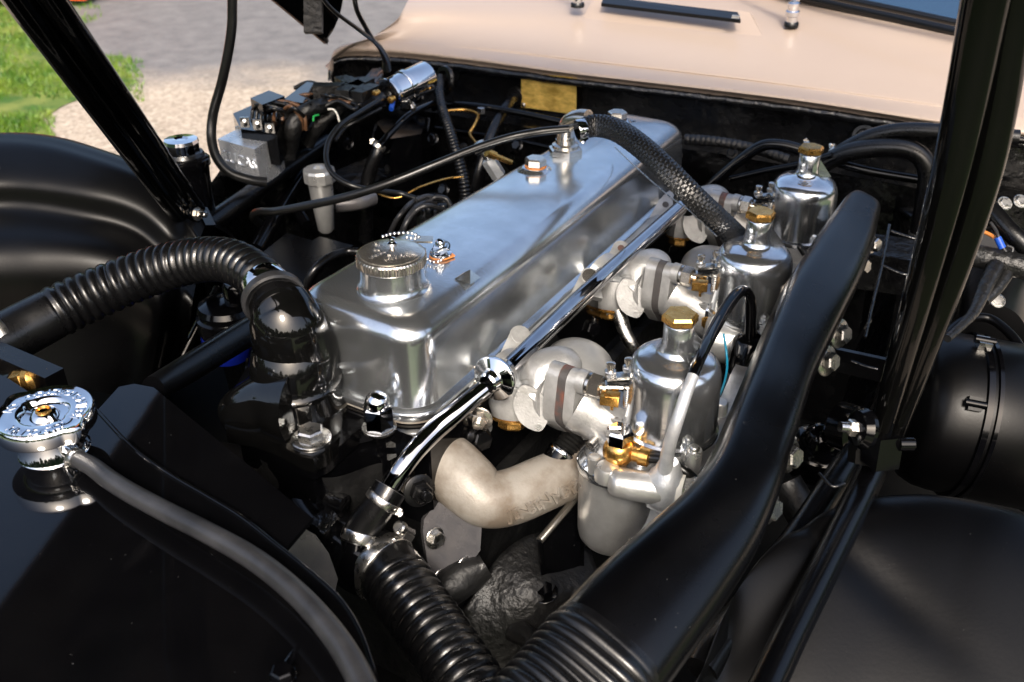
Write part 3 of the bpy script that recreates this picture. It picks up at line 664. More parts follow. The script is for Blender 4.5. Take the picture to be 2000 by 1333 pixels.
# big swept balance casting with raised letters
def balance_pipe():
    t = T('inlet_trunk_casting', 'large beige stained cast elbow pipe with raised lettering below the carburettors', 'manifold', W(960,960,z=-8))
    P_ = [(800,900,-5,58),(835,893,-5.5,60),(872,908,-6.2,62),(912,945,-7.2,62),(950,975,-8.2,56),(1000,970,-8.6,55),(1060,945,-8.6,54),(1130,915,-8.6,52),(1230,875,-8.4,50)]
    tube('cast_pipe', P_, 'castdirty', t, seg=48, n=12)
    s = 'JENSEN MOTORS'; n = len(s); C = catmull([(p.x, p.y, p.z, r) for p, r in PP(P_[4:])], 30)
    for i, ch in enumerate(s):
        if ch == ' ': continue
        f = .15+.60*i/(n-1); k = int(f*(len(C)-2)); p = Vector(C[k][:3]); r = C[k][3]; tg = (Vector(C[k+1][:3])-p).normalized()
        view = (CAM-p).normalized(); view = (view-tg*view.dot(tg)).normalized(); side = tg.cross(view)
        if side.dot(UP) < 0: side = -side
        for_a = radians(-36); nd = view*cos(for_a)+side*sin(for_a); upv = side*cos(for_a)-view*sin(for_a)
        text('raised_letter', ch, .0185, p+nd*(r*1.0), tg+upv*.42, upv, 'castdirty', t, .0026, .0002)
    # front flange with stud
    fl = W(806,905,z=-5); 
    pts = [W(a, b, z=c) for a, b, c in ((778,938,-6),(795,900,-4),(830,845,-3),(850,838,-3),(870,860,-4),(850,905,-6),(822,965,-7.5),(800,975,-7.5),(783,960,-7))]
    prism('pipe_flange', pts, .012, 'castdirty', t, .002, 2, dirv=Vector((-.7,.5,-.2)).normalized())
    return t
balance_pipe()
bolt(W(818,958,z=-6), Vector((.75,-.4,.25)), .0115, 'black stud nut on the front flange of the beige cast pipe', cat='nut', m='rubber', stud=.012, name='stud_nut')
for x, y, r in ((925,858,.010),(960,855,.013)):
    pass
t = T('black_bolt_clamp', 'black clamp with blue black bolt head between chrome pipe and beige casting', 'clamp', W(930,855,z=-5))
tube('clamp_body', [(890,845,-4,16),(912,850,-4.5,19),(932,856,-5,17)], 'rubber', t, seg=20)
bolt(W(935,858,z=-5), Vector((.8,-.35,.25)), .0115, '', parent=t, m='gloss', washer=1.25)
lathe('bright_washer', [(.0135,0),(.0135,.003),(.01,.003)], 'steel', W(933,857,z=-5), Vector((.8,-.35,.25)), t, 24)
tube('spring_stud', [(884,838,-3.5,7),(898,832,-3.3,7)], 'steel', t, corr=(.0022,.0006,0,0), seg=14)

# pale round branch housings between the carburettors
for x, y, z, r, lab in ((1128,722,-4.5,.040,'pale grey rounded manifold branch behind the front carburettor flange'),(1390,530,-4.5,.040,'pale grey rounded manifold branch behind the second carburettor')):
    c = W(x, y, z=z); t = T('manifold_branch', lab, 'manifold', c, 'pale manifold branches')
    lathe('drum', [(.001,.030)]+[(r*1.08*sin(a), .030*cos(a)) for a in [i*pi/2/10 for i in range(1, 11)]]+[(r*1.08,-.06)], 'castpale' if 'castpale' in M else 'cast', c, (.25,-.1,1), t, 48)

# ------------------------------------------------------------------ carburettors
CP = [Vector((-.2555,.7205,0)), Vector((-.2685,.985,0)), Vector((-.281,1.228,0))]
def carburettor(c, lab):
    t = T('carburettor', lab, 'carburettor', c+Vector((0,0,-.05)), 'three carburettors')
    R = .0440
    lathe('dashpot', [(R*1.06,-.004),(R*1.075,-.003),(R*1.075,.0015),(R*1.02,.0035),(R*1.02,.006),(R*1.01,.03),(R*.995,.055),(R*.985,.061),(R*.95,.068),(R*.88,.0735),(R*.77,.0775),(R*.60,.0800),(R*.46,.0812),(R*.395,.0835),(R*.345,.088),(R*.32,.095),(R*.318,.112),(R*.30,.113)], 'bell', c, Z_, t, 72)
    # gusset on the neck
    bm = bmesh.new(); d1 = Vector((.72,.69,0)); s = Vector((-.69,.72,0))*.0045
    q = [c+d1*.012+Z_*.106, c+d1*.034+Z_*.079, c+d1*.012+Z_*.079]
    A = [bm.verts.new(p+s) for p in q]; B = [bm.verts.new(p-s) for p in q]
    bm.faces.new(A); bm.faces.new(list(reversed(B)))
    for i in range(3): bm.faces.new((A[i], A[(i+1) % 3], B[(i+1) % 3], B[i]))
    build('neck_rib', bm, 'bell', t, 50, .0012, 2)
    lathe('cap_seal', [(.0135,.1125),(.0135,.1145)], 'gasket', c, Z_, t, 32)
    hexp('brass_cap', c+Z_*.1145, Z_, .0168, .0085, 'brass', t, ch=.3, rot=.55)
    # three flange ears with screws
    for k, a in enumerate((200, 318, 75)):
        a = radians(a); p = c+Vector((cos(a), sin(a), 0))*(R*1.10); dv = Vector((cos(a), sin(a), 0)); sv_ = Z_.cross(dv)
        pts = [p-dv*.010+sv_*.011]+[p+dv*(.002+.0085*sin(b))+sv_*(.0085*cos(b)) for b in [i*pi/8 for i in range(9)]]+[p-dv*.010-sv_*.011]
        e = prism('flange_ear', [x+Z_*.0025 for x in pts], .009, 'dullalu', t, .0012, 2, dirv=-Z_)
        if k: 
            lathe('ear_post', [(.0078,-.028),(.0078,.006),(.007,.0075),(.004,.0075)], 'dullalu', p+dv*.004, Z_, t, 24)
            lathe('flange_screw', [(.0052,.007),(.0052,.0095),(.004,.011),(.001,.0112)], 'steel', p+dv*.004, Z_, t, 20)
        else: lathe('screw_hole', [(.0045,.0026),(.0043,.0031),(.002,.0031)], 'gasket', p+dv*.003, Z_, t, 18)
    # body below the dashpot and throat towards the engine
    lathe('body_chamber', [(R*.92,-.055),(R*1.0,-.045),(R*1.03,-.012),(R*1.06,-.006),(R*1.06,-.0045)], 'cast', c, Z_, t, 48)
    tc = c+Vector((-.0115,-.012,-.001)); th0 = c+Vector((-.018,0,-.034)); ax = tc+Vector((-.080,0,0))-th0; TL = ax.length
    lathe('throat', [(.026,.0),(.0262,TL*.82),(.0285,TL*.9),(.0285,TL)], 'cast', th0, ax, t, 36)
    box('body_top_step', c+Vector((-.062,-.008,.010)), (.050,.026,.012), 'cast', t, .002)
    box('body_web', c+Vector((-.058,.002,-.012)), (.052,.044,.030), 'cast', t, .004)
    # two-bolt flanges and the gasket block between
    def oval(x, w_, h_, er, name, m, th, tilt=.30):
        cx = tc+Vector((x,0,0)); zt = Vector((0,-sin(tilt),cos(tilt))); yt = Vector((0,cos(tilt),sin(tilt))); raw = []
        for cz, rr in ((0, w_*.90), (h_-.0125, .0125), (-h_+.0125, .0125)):
            for i in range(28): raw.append((rr*cos(2*pi*i/28), cz+rr*sin(2*pi*i/28)))
        raw = sorted(set((round(p_[0], 6), round(p_[1], 6)) for p_ in raw))
        def half(ps):
            h = []
            for p_ in ps:
                while len(h) > 1 and (h[-1][0]-h[-2][0])*(p_[1]-h[-2][1])-(h[-1][1]-h[-2][1])*(p_[0]-h[-2][0]) <= 0: h.pop()
                h.append(p_)
            return h[:-1]
        pts = [cx+yt*p_[0]+zt*p_[1] for p_ in half(raw)+half(raw[::-1])]
        return prism(name, pts, th, m, t, .0018 if m != 'gasket' else .0003, 2, dirv=X_)
    oval(-.085,.0295,.046,0,'carburettor_flange','cast',.011)
    oval(-.0935,.0302,.047,0,'gasket_block','gasket',.0082)
    oval(-.1065,.031,.048,0,'manifold_flange','cast',.013)
    for sgn, mm in ((1,'nickel'),(-1,'steel')):
        zt = Vector((0,-sin(.30),cos(.30))); p = tc+zt*(.036*sgn)+Vector((-.0745,0,0))
        lathe('stud_boss', [(.0125,0),(.012,.009)], 'cast', p-X_*.001, X_, t, 24)
        lathe('spring_washer', [(.0118,.009),(.0118,.0118),(.006,.0118)], 'steel', p, X_, t, 24)
        hexp('flange_nut', p+X_*.0118, X_, .0122, .0125, mm, t, ch=.12, rot=.3)
        lathe('stud_end', [(.0058,.024),(.0058,.027),(.0045,.029)], mm, p, X_, t, 18)
    # throttle spindle with lever, spring and screws
    sp = c+Vector((-.062,0,-.022))
    lathe('throttle_spindle', [(.0045,-.045),(.0045,.075)], 'steel', sp, Y_, t, 16)
    box('throttle_lever', sp+Vector((.002,.052,.012)), (.016,.003,.034), 'steel', t, .0008)
    box('throttle_lever', sp+Vector((.006,.060,.018)), (.028,.004,.012), 'rubber', t, .0008)
    lathe('lever_screw', [(.004,0),(.004,.006),(.0055,.006),(.0055,.010),(.003,.011)], 'steel', sp+Vector((.006,.058,.028)), Z_, t, 12)
    lathe('lever_screw', [(.004,0),(.004,.006),(.0055,.006),(.0055,.010),(.003,.011)], 'steel', sp+Vector((.016,.060,.022)), Z_, t, 12)
    lathe('lever_screw', [(.004,0),(.004,.008),(.0058,.008),(.0058,.012),(.003,.013)], 'nickel', sp+Vector((-.006,.064,.014)), Z_, t, 12)
    tube('throttle_spring', [(sp+Vector((.020,.030,.005)), .0042), (sp+Vector((.020,.055,.005)), .0042)], 'steel', t, corr=(.002,.0010,0,0), seg=12)
    box('brass_stop', sp+Vector((.012,.045,.004)), (.012,.012,.007), 'brass', t, .001)
    tube('linkage_rod', [(sp+Vector((.012,.060,.012)), .0022), (sp+Vector((.020,.100,.020)), .0022), (sp+Vector((.014,.150,.012)), .0022)], 'steel', t, seg=10)
    lp = W(1213,752,X=-30.0)
    box('lever_stack', lp, (.030,.010,.003), 'steel', t, .0006, .5); box('lever_stack', lp+Z_*.005, (.026,.010,.003), 'rubber', t, .0006, .3); box('lever_stack', lp+Z_*.010, (.030,.010,.003), 'steel', t, .0006, .7)
    for dx, dy, dz_ in ((-.010,-.004,.010),(.004,.006,.014)):
        hexp('lever_nut', lp+Vector((dx,dy,dz_)), Z_, .0062, .005, 'steel', t); lathe('lever_screw', [(.0032,.004),(.0032,.009),(.0045,.009),(.0045,.013),(.002,.014)], 'nickel', lp+Vector((dx,dy,dz_)), Z_, t, 14)
    tube('lever_spring', [(lp+Vector((.010,-.006,-.018)), .0036), (lp+Vector((.010,-.006,.004)), .0036)], 'steel', t, corr=(.0022,.0010,0,0), seg=12)
    box('brass_stop', lp+Vector((-.006,-.010,-.012)), (.018,.012,.010), 'brass', t, .0015, .3)
    lathe('fast_idle_screw', [(.0035,-.02),(.0035,.0),(.0046,.001),(.0046,.004),(.003,.005)], 'brass', c+Vector((-.052,-.018,.030)), Z_, t, 14)
    # inlet branch, its end plate, plug
    ic = tc+Vector((-.150,0,.0))
    tube('inlet_branch', [(tc+Vector((-.108,.0,-.004)), .0265), (tc+Vector((-.125,.004,-.008)), .026), (tc+Vector((-.155,.012,-.012)), .027), (tc+Vector((-.185,.02,-.006)), .028)], 'cast', t, seg=32)
    n0 = (Vector((.42,-.86,.30))).normalized(); pc = c+Vector((-.134,-.034,-.008)); dz = Vector((.36,.02,-.80)); dz = (dz-n0*dz.dot(n0)).normalized(); sx = n0.cross(dz)
    tube('heater_log', [(pc+Vector((-.007,.004,.002)), .0150), (pc+Vector((-.004,.018,.008)), .0195), (tc+Vector((-.128,.012,.012)), .0235), (tc+Vector((-.116,.026,.014)), .0245), (tc+Vector((-.112,.034,.010)), .020)], 'cast', t, seg=32)
    pts = []
    for i in range(36):
        a = 2*pi*i/36; ca, sa = cos(a), sin(a); ext = abs(ca)**1.6
        pts.append(pc+dz*(.0255*(abs(ca)**.8)*(1 if ca > 0 else -1))+sx*(sa*(.0135+.0035*cos(2*a+pi))))
    prism('end_plate', pts, .0045, 'cast', t, .0012, 2, dirv=n0)
    lathe('plate_neck', [(.019,-.03),(.012,.0)], 'cast', pc, n0, t, 28)
    for sgn in (1, -1): lathe('plate_hole', [(.0034,.0),(.0034,.0053),(.0015,.0053)], 'dullalu', pc+dz*(.0205*sgn), n0, t, 16)
    pl = c+Vector((-.164,-.022,-.040))
    lathe('port_boss', [(.022,.004),(.026,.016),(.024,.04)], 'cast', pl, (-.1,.3,1), t, 32)
    lathe('plug_gasket', [(.0215,0),(.022,.002),(.020,.004)], 'brass', pl, (-.1,.3,1), t, 30)
    hexp('brass_plug', pl, (.15,-.4,-1), .0145, .011, 'brass', t, rot=.3)
    # bearing pads under the body
    lathe('jet_housing', [(.012,-.05),(.014,-.03),(.014,.0),(.020,.008)], 'dullalu', c+Vector((.0,0,-.062)), Z_, t, 24)
    return t
M['castpale'] = mat('pale_cast', (.30,.30,.295), .42, .45, (.38,.38,.375), 30, .25, 500, speck=-.05, speckcol=(.4,.38,.35), dist=.0005)
for o in bpy.data.objects:
    if o.name.startswith('drum'): o.data.materials[0] = M['castpale']
c1 = carburettor(CP[0], 'nearest carburettor with brass hexagon cap beside the round float chamber')
c2 = copy_tree(c1, CP[1]-CP[0], 'middle carburettor with brass hexagon cap where the woven hose ends')
c3 = copy_tree(c1, CP[2]-CP[0], 'rearmost carburettor with brass hexagon cap near the firewall')

# black starting-carb solenoid with coil spring look
t = T('mixture_knob', 'short black ribbed adjuster under the front carburettor flange', 'adjuster', W(1100,865,z=-5))
a0, a1 = W(1140,828,z=-4), W(1104,878,z=-6); ax = a1-a0; L_ = ax.length
lathe('spring_coil', [(.0125,0)]+[(.0125+.0014*(k % 2), .006+.0021*k) for k in range(14)]+[(.011,.037)], 'wire', a0, ax, t, 30)
lathe('end_cap', [(.013,.034),(.0155,.036),(.0155,.050),(.013,.053),(.008,.053),(.006,.050)], 'gloss', a0, ax, t, 30)
lathe('bright_rim', [(.0160,.036),(.0165,.037),(.0165,.040),(.0160,.041)], 'chrome', a0, ax, t, 30)
lathe('boss', [(.015,-.025),(.013,0),(.009,.004)], 'cast', a0, ax, t, 24)
box('cast_lug', W(1158,842,z=-4), (.020,.016,.012), 'cast', t, .002, .5)

# ------------------------------------------------------------------ float chamber
def float_chamber():
    c = W(1205,903,z=-4.0); R = 77*dep(c)/FPX; t = T('float_chamber', 'round dull aluminium float chamber with brass banjo on its lid', 'float chamber', c-Z_*.085)
    lathe('bowl', [(R*.50,-.098),(R*.80,-.095),(R*.89,-.090),(R*.925,-.083),(R*.94,-.06),(R*.955,-.005),(R*.97,-.002)], 'dullalu', c, Z_, t, 64)
    lathe('lid', [(R*.97,-.004),(R*1.015,-.003),(R*1.02,.001),(R*.99,.0035),(R*.93,.0045),(R*.88,.008),(R*.75,.0115),(R*.45,.015),(R*.2,.016),(.001,.016)], 'bell', c, Z_, t, 64)
    e0 = W(1190,940,z=-2.6); e1 = W(1300,958,z=-2.6); ax = (e1-e0); 
    tube('inlet_arm', [(e0, .009), (e0+ax*.10, .0135), (e0+ax*.25, .0145), (e0+ax*.7, .0148), (e0+ax*.95, .0145)], 'dullalu', t, seg=32)
    lathe('arm_root', [(.012,-.006),(.0125,.004),(.010,.009),(.004,.011)], 'dullalu', W(1186,925,z=-2.4), Z_, t, 24)
    for x, y in ((1160,915),(1240,905),(1262,902)): lathe('lid_screw', [(.006,-.01),(.006,.010),(.0065,.011),(.0065,.014),(.005,.015),(.002,.0145)], 'dullalu', W(x, y, z=-3.2), Z_, t, 18)
    b = W(1208,893,z=-1.5)
    lathe('brass_banjo', [(.010,-.004),(.0125,-.002),(.0150,.003),(.0155,.0075),(.0150,.012),(.0125,.017),(.010,.019)], 'brass', b, Z_, t, 36)
    hexp('chrome_nut', b+Z_*.018, Z_, .0135, .015, 'chrome', t, rot=.1)
    bx = (W(1255,897,z=-.6)-W(1208,885,z=-.6)).normalized()
    lathe('brass_stub', [(.007,.010),(.007,.020),(.009,.020),(.009,.029),(.0075,.030)], 'brass', b+Z_*.008, bx, t, 24)
    return b, bx, t
fb, fbx, ft = float_chamber()
o = tube('overflow_cable', [(fb+Z_*.008+fbx*.028, .0045), (fb+Z_*.010+fbx*.045, .0052), (fb+Z_*.006+fbx*.065+Y_*-.004, .0052), (fb+Z_*-.01+fbx*.085+Y_*-.004, .0052)], 'wire'); tag(o, 'short black pipe from the brass banjo on the float chamber', 'pipe')
# fuel feed pipe in grey metal, looped over the carburettors
t = T('fuel_feed_pipe', 'grey and chrome fuel pipe arched over the front carburettor to the float chamber', 'fuel pipe', W(1300,950,z=-2.4))
tube('upper_pipe', [(1464,672,{'d':106},11),(1466,630,{'d':104.5},11),(1466,590,{'d':102.5},11),(1457,571,{'d':101},11),(1443,572,{'d':99},11.5),(1424,594,{'d':96},12),(1402,630,{'d':91.5},12.5),(1380,672,{'d':87},12),(1362,712,{'d':84},11.6),(1353,736,{'d':82.8},11.4)], 'mirror', t, seg=24, step=.003)
tube('lower_pipe', [(1354,734,{'d':82.8},11.6),(1340,770,{'d':82.2},12),(1322,825,{'d':82},12.5),(1308,868,{'d':83.5},13),(1301,905,{'d':85.5},14),(1299,930,{'d':87},14)], 'zinc', t, seg=24)
u0 = W(1300,952,z=-2.6)
lathe('pipe_union', [(.0085,.030),(.0105,.026),(.0125,.020),(.0170,.014),(.0188,.006),(.0188,-.009),(.016,-.016),(.011,-.020),(.009,-.026)], 'zinc', u0, Vector((.02,.04,1)), t, 32)
hx = (W(1330,957,z=-2.4)-W(1300,950,z=-2.4)).normalized(); hexp('union_bolt', u0+hx*.016, hx, .0165, .011, 'steel', t, rot=.25)
lathe('union_washer', [(.0175,.012),(.0175,.017),(.01,.017)], 'white', u0, hx, t, 28)
tube('drop_pipe', [(1290,975,-4,15),(1283,1000,-5.5,13),(1270,1030,-7.5,12),(1245,1062,-9.5,12),(1228,1085,-11,12)], 'zinc', t, seg=22)
lathe('lower_nut', [(.014,.004),(.014,.016),(.010,.018)], 'zinc', W(1284,992,z=-5), Vector((.1,.15,1)), t, 6, auto=20)
lathe('lower_union', [(.0085,-.008),(.0085,.008)], 'steel', W(1236,1072,z=-10), Vector((.4,.3,1)), t, 6, auto=20)
# second chamber unit beneath the middle carburettor
t = T('starting_carburettor', 'small grey cylinder with black pipe between the front and middle carburettors', 'starting carburettor', W(1430,700,z=-5))
lathe('barrel', [(.02,-.03),(.026,-.028),(.026,.028),(.02,.032)], 'dullalu', W(1425,668,z=-3.0), Vector((.8,.3,-.05)), t, 32)
lathe('end_drum', [(.012,-.03),(.021,-.024),(.021,.012),(.016,.02),(.007,.024)], 'gloss', W(1462,690,z=-2), Vector((.1,.2,1)), t, 32)
lathe('pipe_nut', [(.0115,.0),(.0115,.012),(.008,.014)], 'gloss', W(1464,668,z=-.6), Z_, t, 6, auto=20)
b = W(1393,622,z=-1.6)
lathe('brass_cup', [(.012,-.012),(.0165,-.006),(.0165,.003),(.013,.006)], 'brass', b, Z_, t, 30)
hexp('brass_cup_nut', b+Z_*.005, Z_, .0135, .011, 'chrome', t)
o = tube('teal_wire', [(1413,652,2,2.4),(1419,690,0,2.4),(1420,720,-1,2.4),(1414,750,-2,2.4),(1404,775,-3,2.4)], 'teal', None, seg=8); tag(o, 'thin teal wire behind the front carburettor', 'wire')
t = T('coolant_stub', 'bent steel pipe with big nut below the middle inlet casting', 'pipe', W(1215,620,z=-5))
tube('bent_pipe', [(1205,600,-3,14),(1213,625,-4.2,14),(1222,652,-5.5,13),(1236,678,-7,13),(1250,700,-9,12)], 'steel', t, seg=22)
hexp('pipe_nut', W(1208,612,z=-4.0), W(1205,600,z=-3)-W(1213,625,z=-4.2), .0165, .013, 'castpale', t)
bolt(W(1152,642,z=-5), Vector((.8,-.35,.25)), .0105, 'black bolt head under the chrome pipe beside the pale branch', m='gloss', group='black casting bolts')
bolt(W(1306,490,z=-5), Vector((.8,-.35,.25)), .0100, 'black bolt head under the chrome pipe near the middle carburettor', m='gloss', group='black casting bolts')
# linkage and small fittings round the bases
for x, y, z, r in ((1545,470,-1,.006),(1590,460,-1,.006)):
    pass
o = tube('vacuum_pipe', [(1528,462,0,6),(1545,468,0,6),(1560,480,0,6),(1572,498,-1,6)], 'wire'); tag(o, 'short black pipe with brass end between middle and rear carburettors', 'pipe')
o = lathe('brass_union', [(.006,-.009),(.007,-.009),(.007,.009),(.0055,.009)], 'brass', W(1528,462,z=0), W(1545,468,z=0)-W(1528,462,z=0), None, 20); tag(o, 'small brass sleeve between the middle and rear carburettors', 'pipe fitting')
o = tube('rear_link_rod', [(1418,618,-1,4),(1440,600,0,4),(1452,590,1,4)], 'steel'); tag(o, 'small bright linkage rod below the middle carburettor', 'rod')
# flange plates of the air trunk behind each carb
t = T('air_box_flange', 'rough pale alloy mounting edge between carburettors and black air trunk', 'mounting flange', W(1420,800,z=-4))
prism('alloy_strip', [W(a, b, z=-2.5) for a, b in ((1390,820),(1425,735),(1500,590),(1570,470),(1600,430),(1620,440),(1570,520),(1480,690),(1440,780),(1400,870),(1340,960),(1325,950))], .012, 'cast', t, .002, 2, dirv=-Z_)
for x, y in ((1345,868),(1405,800),(1500,600)): lathe('post', [(.0085,-.03),(.0085,.008),(.007,.01),(.003,.01)], 'dullalu', W(x, y, z=-2), Z_, t, 20)

# ------------------------------------------------------------------ black air trunk on the right
t = T('intake_duct', 'big smooth black air intake trunk running down beside the carburettors', 'air trunk', W(1500,780,z=4))
TR = [(1688,398,8.2,22),(1680,408,8.0,33),(1668,432,7.6,39),(1648,475,7,48),(1618,535,6.4,56),(1585,595,6,60),(1550,670,5.6,59),(1522,735,5.3,58),(1496,805,5,61),(1468,880,4.6,65),(1436,960,4.2,73),(1388,1042,3.7,86),(1320,1124,3.1,101),(1254,1200,2.5,113),(1192,1275,2.0,120),(1140,1340,1.4,122)]
q = PP(TR); q = [(p, r*1.03) for p, r in q]; v, f = sweep(q, seg=64, n=10, flat=1.0, sq=3.4, hint=(.35,0,1)); link('trunk_shell', v, f, 'satin', t, True, 60)
t2 = T('ribbed_sleeve', 'ribbed rubber sleeve on the lower end of the black air trunk', 'hose', W(1140,1300,z=0))
q = PP([(1182,1285,2.0,126),(1160,1312,1.8,129),(1110,1375,1.2,131),(1050,1440,.8,132),(990,1500,.2,133)])
tube('sleeve', q, 'rubber', t2, seg=64, corr=(.0078,.0021,.004,.0), step=.0008, flat=1.0, sq=3.0, hint=(.35,0,1))
for i, (x, y, z, lab) in enumerate(((1700,478,4,'topmost bolt on the right flank of the black air trunk'),(1678,520,4,'second bolt from the top on the right flank of the black air trunk'),(1637,652,3,'upper bolt of the middle pair on the flank of the black air trunk'),(1612,705,3,'lower bolt of the middle pair on the flank of the black air trunk'),(1537,890,2,'bolt on the flank of the black air trunk level with the prop bracket'),(1495,990,1.5,'lowest bolt on the right flank of the black air trunk'))):
    p = W(x+1, y, z=z+1.0); bolt(p, Vector((.90,-.32,.28)), .0098 if i > 1 else .0085, lab, group='air trunk bolts', m='steel', h=.009, washer=1.6 if i > 1 else 1.3, rot=.3)

# right hand dark chassis structure
t = T('chassis_frame', 'black welded chassis tubes and brackets to the right of the air trunk', 'chassis', W(1650,900,z=-10))
patch('right_side_wall', [[W(1745,330,z=2), W(1760,480,z=-2), W(1740,640,z=-5), W(1700,800,z=-8), W(1640,950,z=-12), W(1560,1150,z=-16), W(1500,1340,z=-20)], [W(1700,340,z=-10), W(1700,480,z=-14), W(1680,640,z=-17), W(1640,800,z=-20), W(1580,950,z=-22), W(1500,1150,z=-24), W(1430,1340,z=-26)]], 'bumpy', t, 8, 3, bumpf=lambda v: wob(v, .003, 14))
for P_ in ([(1737,440),(1722,520),(1703,600),(1690,660)], [(1662,706),(1690,716),(1714,722)], [(1740,452),(1770,462),(1800,470)], [(1725,520),(1760,535),(1790,540)], [(1600,925),(1625,950),(1650,945)]):
    tube('bracket_edge', [(a, b, {'d': 118-(b-440)*.07}, 3.2) for a, b in P_], 'bumpy', t, seg=10)
tube('frame_tube', [(1705,915,-1,28),(1672,985,-1.2,29),(1600,1130,-1.6,31),(1540,1250,-2,33),(1470,1400,-2.4,36)], 'satin', t, seg=28)
tube('frame_tube', [(1668,880,-3,20),(1640,925,-3.5,26),(1560,1050,-5,30),(1470,1170,-6,33),(1400,1262,-6.6,35),(1370,1310,-7,34)], 'satin', t, seg=28)
box('bracket', W(1762,520,z=-1), (.10,.07,.05), 'bumpy', t, .003, .2)
box('bracket', W(1690,640,z=-8), (.05,.10,.004), 'gloss', t, .001, .2, axes=(Vector((.3,0,1)).normalized(), Y_, Vector((1,0,-.3)).normalized()))
box('cross_plate', W(1690,715,z=-5), (.07,.006,.03), 'gloss', t, .001, .1)
tube('steering_column', [(1535,940,-10,30),(1560,990,-12,34),(1590,1040,-14,34)], 'soot', t, seg=24)
lathe('round_mount', [(.032,-.03),(.034,.0),(.030,.004),(.019,.006),(.017,.018),(.010,.024),(.001,.025)], 'gloss', W(1600,870,z=-8), Vector((.1,-.1,1)), t, 36)
lathe('ring_mount', [(.020,-.012),(.025,-.01),(.025,.01),(.018,.012),(.012,.006)], 'gloss', W(1655,835,z=-3), Vector((.9,-.3,.2)), t, 32)
# floor level members and the engine's lower right
t = T('lower_front_members', 'dark lower brackets and steel edged shield under the float chamber', 'bracket', W(1090,1050,z=-16))
prism('shield_plate', [W(1052,1055,z=-13), W(1135,960,z=-11), W(1135,1120,z=-20), W(1060,1190,z=-22)], .004, 'gloss', t, .001, 1, dirv=Vector((.5,.8,0)))
tube('shield_edge', [(1054,1056,-12.8,8),(1095,1008,-12,8),(1140,955,-11,7.5)], 'nickel', t, seg=14)
tube('shield_edge', [(1054,1056,-12.8,5),(1058,1110,-17,5),(1062,1150,-20,5)], 'gloss', t, seg=12)
patch('engine_mount', [[W(905,1190,z=-20), W(985,1080,z=-17), W(1060,1045,z=-17), W(1150,1080,z=-20)], [W(930,1260,z=-24), W(1040,1170,z=-19), W(1110,1150,z=-20), W(1180,1180,z=-22)], [W(990,1330,z=-28), W(1080,1250,z=-25), W(1130,1220,z=-25), W(1200,1240,z=-27)]], 'tape', t, 8, 8, thick=.01, bumpf=lambda v: wob(v, .0012, 20))
tube('root_casting', [(860,1170,-17,30),(900,1130,-16,36),(945,1100,-15,30)], 'soot', t, seg=20, wob=.25)
tube('root_casting', [(1000,1230,-22,20),(1030,1250,-22,24),(1055,1290,-22,20)], 'soot', t, seg=16, wob=.4)
bolt(W(1063,1158,z=-19), Vector((0,-.2,1)), .010, '', parent=t, m='gloss')

# timing cover plate with bolts
t = T('timing_plate', 'greasy grey triangular plate with three bolts under the beige casting', 'cover plate', W(880,1070,z=-13))
pts = [W(a, b, z=c) for a, b, c in ((850,985,-9),(828,1015,-10),(826,1040,-11),(838,1120,-16),(860,1152,-18),(895,1140,-17),(938,1075,-13),(942,1010,-9),(890,960,-7))]
prism('plate', pts, .012, 'grey', t, .002, 2)
pn = ((pts[1]-pts[0]).cross(pts[4]-pts[1])).normalized(); pn = pn if pn.dot(CAM-pts[0]) > 0 else -pn
for x, y, z in ((848,1050,-11.6),(908,1105,-14.8),(862,1128,-16.6)): bolt(W(x, y, z=z)+pn*.002, pn, .0085, '', parent=t, m='steel', washer=1.35)

# water pump region
t = T('water_pump', 'black painted water pump body with hose stubs below the chrome pipe', 'water pump', W(690,1060,z=-12))
tube('pump_body', [(600,985,-9,50),(640,1040,-10,58),(700,1090,-11,64),(740,1110,-11.5,64)], 'gloss', t, seg=36)
tube('pump_neck', [(692,1078,-9.5,33),(696,1052,-8.5,33)], 'gloss', t, seg=28)
tube('side_plug', [(650,1002,-6.5,20),(628,1024,-7,22),(616,1036,-7.2,21)], 'bumpy', t, seg=6)
tube('side_plug', [(675,985,-7,18),(640,970,-7,20)], 'bumpy', t, seg=20)
t = T('bypass_hose', 'short black hose joining the chrome pipe to the water pump', 'hose', W(715,1010,z=-7))
q = PP([(762,955,-4.2,34),(748,978,-5,33),(728,1005,-6.2,33),(706,1035,-7.6,33),(697,1062,-8.6,33)])
tube('hose_tube', q, 'rubber', t, seg=32)
lathe('cut_end', [(.012,-.002),(.0150,0),(.0162,.001),(.0162,-.006)], 'hose', q[0][0], q[0][0]-q[1][0], t, 32)
clamp('hose_clip', q[1][0], q[2][0]-q[0][0], q[1][1]*1.03, .008, 'steel', None, 'thin clip on the upper end of the short bypass hose', True, RT*.9-UP*.3, 'hose clips')
clamp('hose_clip', q[3][0].lerp(q[4][0], .5), q[4][0]-q[3][0], q[4][1]*1.03, .010, 'steel', None, 'clip with slotted screw on the lower end of the short bypass hose', True, RT, 'hose clips')
t = T('ribbed_lower_hose', 'ribbed black rubber hose running down to the bottom edge of the picture', 'hose', W(820,1180,z=-11))
q = PP([(722,1085,-11,64),(760,1118,-11.3,66),(800,1170,-11.6,66),(845,1232,-12,66),(890,1300,-12.4,68),(940,1380,-13,70),(980,1450,-13.5,70)])
tube('ribbed_tube', q, 'rubber', t, seg=48, corr=(.0118,.0019,.038,0), step=.0012)
clamp('hose_clip', q[0][0].lerp(q[1][0], .65), q[1][0]-q[0][0], q[1][1]*1.02, .014, 'steel', None, 'wide steel clip on the upper end of the lower ribbed hose', True, RT*.75+UP*.75, 'hose clips')
